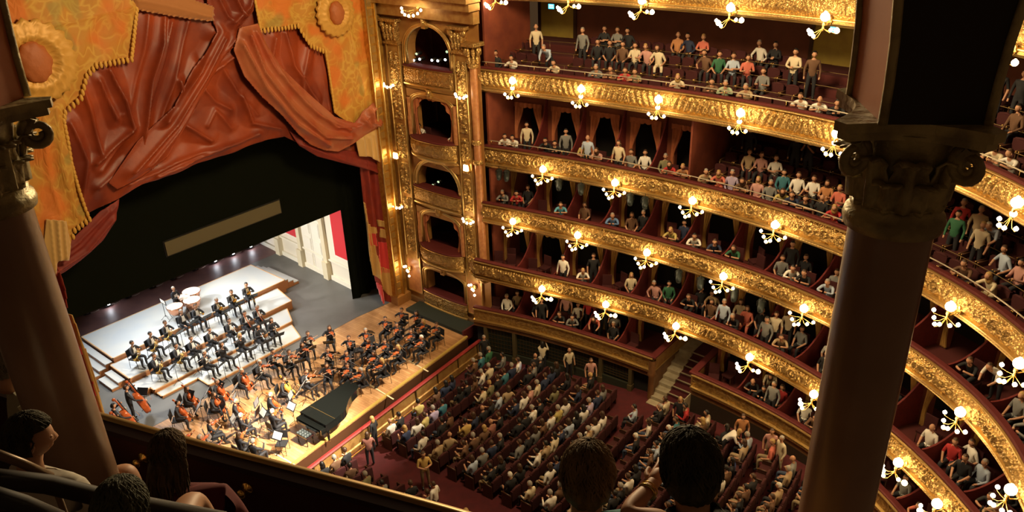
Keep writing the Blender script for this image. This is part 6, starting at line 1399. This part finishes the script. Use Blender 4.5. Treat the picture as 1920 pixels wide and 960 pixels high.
# ------------------------------------------------------------------ near gallery: columns, parapet, spectators
COLM = mat('brown_painted_column', (.28, .17, .11), .30, bump=(14, .06, 'noise'), var=(2, (.22, .13, .085), .7)); CAPM = mat('dull_gilt_plaster', (.44, .36, .17), .45, .3, bump=(16, .4, 'noise'), var=(6, (.14, .10, .05), .7))
DKW = mat('dark_gallery_wood', (.035, .017, .011), .7); DKV = mat('dark_gallery_velvet', (.022, .004, .004), .9)
def near_column(x, y, label, zc=20.60, r=.205):
    t = empty('gallery_column', (x, y, 17.4), 0, label, 'column'); o = 17.4
    m = MB(); m.lathe([(r*1.25, 0), (r*1.3, .06), (r*1.15, .12), (r*1.22, .18), (r*1.04, .24), (r, .5), (r*.985, 1.8), (r*.97, zc-o-.04)], n=48); m.build('shaft', COLM, t)
    z = zc-o; m = MB(); m.lathe([(r*.97, z-.05), (r*1.12, z-.04), (r*1.16, z), (r*1.12, z+.035), (r*1.0, z+.05), (r*1.04, z+.075), (r*.95, z+.09)], n=48); m.build('astragal_ring', CAPM, t)
    bell = lambda h: r*(.95+.55*max(0, (h-.12)/.42)**1.8)
    m = MB(); m.lathe([(bell(h), z+.08+h) for h in np.linspace(0, .40, 10)], n=32); m.build('bell', CAPM, t)
    for row, (n_, h0, hh, w) in enumerate(((8, .08, .20, .085), (8, .10, .32, .08))):
        for i in range(n_):
            a = 2*PI*(i+.5*row)/n_; m = MB(); us = np.linspace(-1, 1, 9)[:, None]; vs = np.linspace(0, 1, 12)[None, :]
            rr = r*.98+.02*row+.03*vs+.075*np.clip(vs-.68, 0, 1)**1.2*3.0; zz = z+h0+hh*(vs-.22*np.clip(vs-.80, 0, 1)*5*vs); wd = w*(1-.55*vs**3)*(1+.12*np.cos(vs*26))
            th = a+us*wd/r; rr = rr+.018*np.cos(us*PI*2.0)-.02*us**2
            m.grid(np.stack([rr*np.cos(th), rr*np.sin(th), zz+0*us], -1)); o_ = m.build('acanthus_leaf', CAPM, t); md = o_.modifiers.new('s', 'SOLIDIFY'); md.thickness = .012
    ro = CROT
    for i in range(4):
        a = ro+PI/4+i*PI/2; m = MB(); ca, sa_ = math.cos(a), math.sin(a); pts = []; rs_ = []
        for k in range(26):
            w = k/25; aa = -PI/2+w*3.6*PI; rad = .085*(1-w*.78); cx = r*1.62; cz_ = z+.36
            pts.append((ca*(cx+rad*math.cos(aa+PI)), sa_*(cx+rad*math.cos(aa+PI)), cz_+rad*math.sin(aa+PI))); rs_.append(.030*(1-.5*w))
        m.tube([(ca*r*1.0, sa_*r*1.0, z+.20), (ca*r*1.25, sa_*r*1.25, z+.34)]+pts, [.02, .026]+rs_, 8); m.build('volute', CAPM, t)
    ab = .345
    poly = []
    for i in range(4):
        a0 = ro+PI/4+i*PI/2; a1 = a0+PI/2
        p0 = np.array([math.cos(a0), math.sin(a0)])*ab*1.32; p1 = np.array([math.cos(a1), math.sin(a1)])*ab*1.32; mid = (p0+p1)/2; nrm = mid/np.linalg.norm(mid); tv = (p1-p0)/np.linalg.norm(p1-p0)
        for w in np.linspace(0, 1, 9): 
            q = p0+tv*.05+(p1-p0-tv*.10)*w-nrm*.085*math.sin(PI*w); poly.append(tuple(q))
    m = MB(); m.prism(poly, z+.46, z+.50); m.prism([(x_*1.06, y_*1.06) for x_, y_ in poly], z+.50, z+.545); m.build('abacus', CAPM, t)
    return t
CROT = math.radians(18)
RX0, RY0 = -12.62, -28.37
pass
near_column(RX0, RY0, 'thick brown column with dull gilt leaf capital, standing before the audience tiers')
near_column(-15.27, -24.27, 'brown column standing before the painted pelmet and orchestra')
# arch pier above the capital of the first column: curved soffits both ways
ARD = math.radians(22)      # direction of the arcade in plan
ad = np.array([math.cos(math.atan2(-28.37+24.27, -12.62+15.27)), math.sin(math.atan2(-28.37+24.27, -12.62+15.27))]); an = np.array([-ad[1], ad[0]])
PIERR = mat('reddish_soffit_paint', (.62, .20, .07), .55, var=(2, (.52, .15, .05), .6)); PIERD = mat('painted_shade_arch_face', (.02, .014, .010), .8)  # arch face near black: its shade is put into the colour
def pier(x, y, label):
    t = empty('arch_pier', (x, y, 17.4+3.2+.545), 0, label, 'pier'); z0 = 0; Hh = 3.2; n_ = 14
    def w(h): return .215+.95*max(0, h/2.4)**2.4
    hs = np.linspace(0, Hh-.9, n_)
    D2 = .26
    def P(a, b2, h): q = ad*a+an*b2; return (q[0], q[1], h)
    m = MB()
    for s_ in (-1, 1): m.grid(np.array([[P(sa*w(h), s_*D2, h) for sa in (-1, 1)] for h in hs]), smooth=False, flip=(s_ > 0))
    m.build('arch_face', PIERD, t)
    for s_ in (-1, 1):
        m = MB(); m.grid(np.array([[P(s_*w(h), b2, h) for b2 in (-D2, D2)] for h in hs])); m.build('soffit', PIERR, t)
        for e_ in (-1, 1):
            m = MB(); m.tube([P(s_*(w(h)+.004), e_*D2, h) for h in hs], .022, 6); m.build('gilt_edge', CAPM, t)
    return t
pier(RX0, RY0, 'dark arch springing above the capital of the near column'); pier(-15.27, -24.27, 'dark arch springing above the column by the pelmet')
# near parapet
NPX = [(0, 718), (100, 760), (200, 802), (380, 842), (560, 880), (710, 916), (860, 955)]
NZ = 18.38
np_ = [at(q, 2, NZ)[:2] for q in NPX]; d0 = np_[1]-np_[0]; pre = [np_[0]-d0*i*.8 for i in (4, 3, 2, 1)]; d1 = np_[-1]-np_[-2]
post = [np_[-1]+d1*.8*i+np.array([-.03*i*i, 0]) for i in range(1, 7)]
pp = np.array(pre+np_+post)
tt = np.arange(len(pp)); cf = np.polyfit(tt, pp[:, 0], 4), np.polyfit(tt, pp[:, 1], 4); ts = np.linspace(0, len(pp)-1, 60); npts = np.stack([np.polyval(cf[0], ts), np.polyval(cf[1], ts)], 1)
tn = np.gradient(npts, axis=0); tn /= np.linalg.norm(tn, axis=1)[:, None]; nn = np.stack([-tn[:, 1], tn[:, 0]], 1)   # towards the hall (outward from spectators)
def nsweep(name, prof, mt, par, O, smooth=False):
    P = np.array([[(p[0]+n_[0]*d, p[1]+n_[1]*d, z) for d, z in prof] for p, n_ in zip(npts, nn)])-np.array(O); m = MB(); m.grid(P, smooth=smooth); return m.build(name, mt, par)
t = empty('gallery_parapet', (-14.6, -24, 17.4), 0, 'dark red parapet with thin gold edge in front of the near spectators', 'parapet'); O = (-14.6, -24, 17.4)
nsweep('inner_lining', [(-.14, 17.3), (-.10, 18.34)], mat('near_parapet_velvet', (.045, .006, .005), .9), t, O); nsweep('top_rail', [(-.11, 18.33), (-.10, 18.37), (-.03, 18.385), (.0, 18.36)], DKV, t, O)
nsweep('gilt_edge', [(-.02, 18.38), (.0, 18.40), (.04, 18.39), (.05, 18.35), (.04, 18.30)], mat('dim_gilt_edge', (.34, .22, .08), .4, .5), t, O, True); nsweep('outer_panel', [(.04, 18.31), (.10, 18.1), (.06, 17.4), (.12, 17.2)], GOLDF, t, O)
for q in ((253, 842), (455, 902), (692, 957)):
    P = rng(q, 1.0)
    # on the lining, just under the rail
    best = min(((abs(proj((p[0]-n_[0]*.12, p[1]-n_[1]*.12, 18.20))[0]-q[0]), k) for k, (p, n_) in enumerate(zip(npts, nn))))[1]; p, n_ = npts[best], nn[best]
    M = Vector((-n_[0], -n_[1], 0)).to_track_quat('Z', 'Y').to_matrix(); m = MB(); m.lathe([(.0, .0), (.05, .005), (.045, .02), (.015, .03), (.015, .06), (.035, .07), (.038, .085), (.025, .10), (0, .105)], (p[0]-n_[0]*.10-O[0], p[1]-n_[1]*.10-O[1], 18.20-O[2]), 14, M=M); m.build('brass_knob', BRASS, t)
# stepped gallery floor, row rails
zr = [17.45, 18.25, 19.05, 19.85]
for i, z in enumerate(zr):
    a, b2 = -.30-.95*i, -.30-.95*(i+1)-(.0 if i < 3 else 3)
    P = np.array([[(p[0]+n_[0]*d, p[1]+n_[1]*d, zz) for d, zz in ((a, z-.8), (a, z), (b2, z))] for p, n_ in zip(npts, nn)]); m = MB(); m.grid(P, smooth=False, flip=True); struct(m.build('floor', DKW))
P = np.array([[(p[0]+n_[0]*d, p[1]+n_[1]*d, 24.2) for d in (.6, -7)] for p, n_ in zip(npts, nn)]); m = MB(); m.grid(P, smooth=False); struct(m.build('ceiling', DKW))  # unseen gallery ceiling, put in to block the chandelier light
RAILM = mat('blackened_handrail', (.014, .008, .005), .7)
def rail(name, label, pts, r, mt=RAILM, posts=()):
    t = empty(name, tuple(pts[0]), 0, label, 'rail'); O = np.array(pts[0]); m = MB(); m.tube([np.array(p)-O for p in pts], r, 10); m.build('handrail', mt, t)
    for p in posts: m = MB(); m.tube([np.array(p)-O, np.array(p)-O-np.array([0, 0, .7])], r*.7, 8); m.build('post', mt, t)
    return t
rail('row_rail', 'dark handrail crossing low in front of the near seats', [rng((-60, 892), 3.2), rng((90, 908), 3.3), rng((200, 935), 3.4), rng((420, 975), 3.6)], .034)
rail('row_rail', 'thin brown handrail crossing behind the spectator in the white T-shirt', [rng((-40, 838), 3.55), rng((40, 868), 3.6), rng((96, 894), 3.65)], .018, mat('brown_rail', (.16, .10, .05), .4, .3), [rng((96, 894), 3.65)])
rail('row_rail', 'lower dark handrail at the bottom below the white T-shirt', [rng((-60, 915), 2.9), rng((40, 945), 2.95), rng((110, 975), 3.0)], .03)
# --- near spectators
def smooth_skin(name, joints, bones, mt, par, sub=2):
    co, F = skin_mesh(joints, bones, sub); m = MB(); m.v = [tuple(x) for x in co.tolist()]; m.f = list(F); m.m = [0]*len(F); m.sm = [True]*len(F); return m.build(name, mt, par)
HB = {}
def hairmat(name, col, col2):
    m = mat(name, col, .7, var=(26, col2, .8, (1, 1, .15)), bump=(60, .5, 'noise'), spec=.25); return m
def near_head(par, loc, yaw, pitch=0, tilt=0, hm=None, style='short', skin=SKIN, s=1.0, vol=1.0, seed=0):
    """head with face, ears and a full cap of hair; face towards local +y"""
    M = (Matrix.Rotation(yaw, 3, 'Z') @ Matrix.Rotation(pitch, 3, 'X') @ Matrix.Rotation(tilt, 3, 'Y'))
    def put(m): m.v = [tuple((M @ (Vector(v)*s))+Vector(loc)) for v in m.v]; return m
    m = MB(); m.sphere((0, 0, 0), (.078, .098, .122), 40, 32, fn=head_fn)
    for e_ in (-1, 1): m.sphere((e_*.030, .083, .012), (.012, .008, .008), 10, 8)
    m.tube([(0, -.02, -.06), (0, -.035, -.13), (0, -.045, -.19)], [.058, .056, .066], 16)
    put(m).build('head', skin, par)
    for e_ in (-1, 1):
        m = MB(); m.sphere((e_*.082, -.008, -.01), (.010, .022, .034), 12, 10, fn=lambda d: 1-.25*(d.z < -.2)); put(m).build('ear', skin, par)
    rr = random.Random(seed)
    ph = [rr.uniform(0, 6) for _ in range(6)]
    def hf(d): return vol*(1+.020*math.sin(13*d.x+ph[0]+4*d.z)+.018*math.sin(17*d.z+ph[1]+5*d.y)+.012*math.sin(31*d.x+ph[2])+.010*math.sin(37*d.z+9*d.x))
    m = MB(); kp = (lambda d: (d.z > .45) or (d.y < .12 and d.z > -.55) or (d.y < -.3 and d.z > -.72)) if style == 'short' else (lambda d: (d.z > .45) or d.y < .22)
    m.sphere((0, -.014, .018), (.096, .115, .130), 64, 48, fn=hf, keep=kp); put(m).build('hair', hm, par)
    # locks lying over the cap, combed down from the crown
    m = MB(); nl = 380
    for i in range(nl):
        a = rr.uniform(0, 2*PI); th0 = rr.uniform(.05, 1.1); ln = rr.uniform(.5, .9); pts = []; w = rr.uniform(.002, .0045)
        for k in range(6):
            th = th0+ln*k/5; aa = a+.15*math.sin(k+i); d = Vector((math.sin(th)*math.cos(aa), math.sin(th)*math.sin(aa), math.cos(th)))
            if d.y > .3 and d.z < .40: break
            pts.append(Vector((d.x*.100*vol, d.y*.119*vol-.014, d.z*.134*vol+.018))*(1+.012*math.sin(k*1.3+i)))
        if len(pts) > 2: m.tube(pts, [w]+[w*1.1]*(len(pts)-2)+[w*.3], 5, cap=False)
    if style == 'long':
        for i in range(150):
            a = PI+PI*rr.random(); x0, y0 = .095*math.cos(a), .10*math.sin(a)-.01; L_ = rr.uniform(.09, .17); fl = rr.uniform(.85, 1.2); w = rr.uniform(.006, .011)
            m.tube([(x0*.9, y0*.9, .02), (x0*1.05, y0*1.05, -.06), (x0*fl, y0*1.1*fl, -.06-L_*.5), (x0*fl*1.05+.01*math.sin(i), y0*fl*1.05, -.06-L_)], [w, w*1.2, w, w*.3], 5, cap=False)
    put(m).build('hair_locks', hm, par); return M
def torso(par, neck, yaw, mt, w=.19, lean=0.0, nm='top', arms=True, skin=SKIN):
    """shoulders and back below the neck point (world), facing local +y"""
    c, s_ = math.cos(yaw), math.sin(yaw)
    def g(x, y, z, r): return (neck[0]+x*c-y*s_, neck[1]+x*s_+y*c, neck[2]+z, r)
    j = dict(pel=g(0, -.02-lean*.5, -.62, .15), wai=g(0, -.03-lean*.3, -.42, .135), che=g(0, -.02-lean*.1, -.20, .155), nec=g(0, 0, -.05, .06), shL=g(-w, 0, -.11, .075), shR=g(w, 0, -.11, .075), eL=g(-w-.07, .03, -.36, .052), eR=g(w+.07, .03, -.36, .052))
    bn = [('pel', 'wai', 0), ('wai', 'che', 0), ('che', 'nec', 0), ('che', 'shL', 0), ('che', 'shR', 0)]+([('shL', 'eL', 0), ('shR', 'eR', 0)] if arms else [])
    if not arms: j.pop('eL'); j.pop('eR')
    smooth_skin(nm, j, bn, mt, par); return g
HBR = hairmat('warm_brown_hair', (.13, .085, .035), (.26, .17, .08)); HBK = hairmat('near_black_hair', (.030, .026, .014), (.07, .06, .03)); HBL = hairmat('dark_blond_hair', (.07, .048, .022), (.16, .10, .045)); HGR = hairmat('grey_green_hair', (.055, .058, .036), (.10, .10, .06))
yawv = math.atan2(math.sin(YAW), math.cos(YAW))-PI/2
def spectator(q, dist, label): P = rng(q, dist); return empty('person', tuple(P), 0, label, 'person', None), P
# brown-haired spectator in teal
t, P = spectator((1102, 897), 2.95, 'short brown-haired person in teal top seen from behind, overlooking the stalls'); 
near_head(t, (0, 0, 0), yawv-.15, -.25, 0, HBR, 'short', s=1.0, vol=1.0, seed=1); torso(t, (-.09, -.08, -.03), yawv+.1, mat('teal_top', (.06, .24, .27), .8), .20)
# dark-haired spectator with raised arm
t, P = spectator((1290, 882), 2.82, 'dark-haired person in black top resting a raised hand against the chin'); 
near_head(t, (0, 0, 0), yawv+.25, -.2, .03, HBK, 'short', s=1.03, vol=1.02, seed=2); torso(t, (-.09, -.08, -.05), yawv, mat('black_top', (.012, .012, .010), .8), .18, arms=False)
def L3(q, d): return rng(q, d)-P
sh, el, wr, ha = L3((1262, 985), 2.80), L3((1172, 966), 2.78), L3((1222, 910), 2.90), L3((1237, 890), 2.94)
smooth_skin('arm', dict(s=(*sh, .05), e=(*el, .040), m=(*((el+wr)/2+[0, 0, .0]), .034), w=(*wr, .023), h=(*((wr+ha)/2), .028)), [('s', 'e', 0), ('e', 'm', 0), ('m', 'w', 0), ('w', 'h', 0)], SKIN, t)
# palm and five bent fingers
u_ = (ha-wr)/np.linalg.norm(ha-wr); side_ = RC[:, 0]; fwd = -RC[:, 2]
m = MB(); pc0 = wr+u_*.045
co, F = skin_mesh(dict(a=(*(wr+u_*.005), .024), b=(*(pc0-side_*.006), .030), c=(*(wr+u_*.085), .028)), [('a', 'b', 0), ('b', 'c', 0)], 2); m.v = [tuple(x) for x in co.tolist()]; m.f = F; m.m = [0]*len(F); m.sm = [True]*len(F); m.build('palm', SKIN, t)
for i, (off, ln) in enumerate(((-.030, .070), (-.011, .080), (.009, .076), (.027, .060))):
    b0 = wr+u_*.088+side_*off; j = dict(a=(*(b0-u_*.02), .0095), b=(*(b0+u_*ln*.38+fwd*.006), .0090), c=(*(b0+u_*ln*.66+fwd*.026), .0082), d=(*(b0+u_*ln*.74+fwd*.048), .0070))
    smooth_skin('finger', j, [('a', 'b', 0), ('b', 'c', 0), ('c', 'd', 0)], SKIN, t, 1)
b0 = wr+u_*.035-side_*.026; smooth_skin('thumb', dict(a=(*b0, .012), b=(*(b0-side_*.022+u_*.030+fwd*.01), .0105), c=(*(b0-side_*.022+u_*.060+fwd*.022), .009)), [('a', 'b', 0), ('b', 'c', 0)], SKIN, t, 1)
# bracelets
for k_, (dd, nm, mt, rr_) in enumerate(((-.018, 'bracelet', BRASS, .003), (-.036, 'watch_strap', mat('gold_watch', (.6, .45, .15), .25, .9), .006))):
    c0 = Vector(wr+u_*dd); q_ = Vector(u_).to_track_quat('Z', 'Y').to_matrix(); m = MB(); m.tube([c0+q_ @ Vector((.030*math.cos(a), .030*math.sin(a), 0)) for a in np.linspace(0, 2*PI, 24)], rr_, 6); m.build(nm, mt, t)
# spectators by the near parapet
t, P = spectator((62, 822), 4.9, 'dark-haired person in white T-shirt turned in profile towards the near column'); near_head(t, (0, 0, 0), yawv-1.15, -.08, 0, HBK, 'short', s=1.02, vol=1.04, seed=3); torso(t, (-.01, -.02, -.15), yawv-.35, mat('white_tshirt', (.52, .48, .40), .85), .20)
t, P = spectator((318, 852), 4.6, 'person with loose dark blond hair and red top, seen from behind at the parapet'); near_head(t, (0, 0, 0), yawv-.1, -.25, 0, HBL, 'long', s=.94, vol=1.0, seed=4); torso(t, (0, -.045, -.15), yawv, mat('wine_red_top', (.12, .012, .016), .85), .20, .1)
t, P = spectator((20, 688), 7.3, 'grey-haired person in pale jacket in profile behind the far end of the parapet'); near_head(t, (0, 0, 0), yawv-1.2, -.1, 0, hairmat('ash_grey_hair', (.16, .14, .11), (.26, .23, .19)), 'short', s=1.05, vol=.98, seed=5); torso(t, (-.02, -.02, -.15), yawv-.8, mat('pale_jacket', (.36, .34, .24), .85), .20)
m = MB(); m.box((0, 0, -1.1), (1.6, .9, .12), yawv); m.box((0, 0, -1.9), (1.6, .9, 1.5), yawv); o = m.build('floor', DKW, None, tuple(P)); struct(o)
t, P = spectator((230, 966), 3.25, 'dark head with greyish green shine at the bottom below the near column'); near_head(t, (0, 0, 0), yawv, -.5, 0, HGR, 'short', s=.95, vol=1.0, seed=6); torso(t, (0, -.045, -.15), yawv, mat('dark_jacket', (.015, .015, .015), .9), .2)
t['label'] = 'person with dark greenish hair and a bent bare knee, low beside the near column'
# bent knees of two seated people
def knees(qk, qh, qf, d, label, sh_):
    K, Hh, Ff = rng(qk, d), rng(qh, d-.25), rng(qf, d+.05); t = empty('person', tuple(K), 0, label, 'person')
    smooth_skin('leg', dict(h=(*(Hh-K), .085), k=(0, 0, 0, .058), c=(*((Ff-K)*.4), .056), f=(*(Ff-K), .040)), [('h', 'k', 0), ('k', 'c', 0), ('c', 'f', 0)], SKIN, t)
    Pp = Hh-K; g_ = Pp+np.array([0, 0, .0]); j = dict(pel=(*g_, .14), wai=(*(g_+[-.05, -.1, .20]), .13), che=(*(g_+[-.06, -.14, .42]), .15)); smooth_skin('torso', j, [('pel', 'wai', 0), ('wai', 'che', 0)], sh_, t)
    h2 = Hh-K; smooth_skin('shorts', dict(a=(*h2, .10), b=(*(h2*.62), .088)), [('a', 'b', 0)], sh_, t); return t


K, Hh, Ff = rng((360, 934), 3.75), rng((318, 1040), 3.45), rng((412, 1020), 3.85)
smooth_skin('leg', dict(h=(*(Hh-P), .085), k=(*(K-P), .060), c=(*((K*.55+Ff*.45)-P), .056), f=(*(Ff-P), .040)), [('h', 'k', 0), ('k', 'c', 0), ('c', 'f', 0)], SKIN, t)
P = rng((238, 882), 6.5); t = empty('person', tuple(P), 0, 'bare-kneed person in pale shorts seated mostly hidden behind the near column', 'person')
Hh, Ff = rng((152, 930), 6.75)-P, rng((272, 985), 6.6)-P
smooth_skin('leg', dict(h=(*Hh, .10), k=(0, 0, 0, .085), c=(*(Ff*.4), .078), f=(*Ff, .055)), [('h', 'k', 0), ('k', 'c', 0), ('c', 'f', 0)], SKIN, t)
torso(t, Hh+np.array([0, 0, .62]), yawv, mat('pale_shirt', (.34, .31, .24), .85), .17); near_head(t, tuple(Hh+np.array([0, 0, .80])), yawv, -.1, 0, HBR, 'short', seed=8)
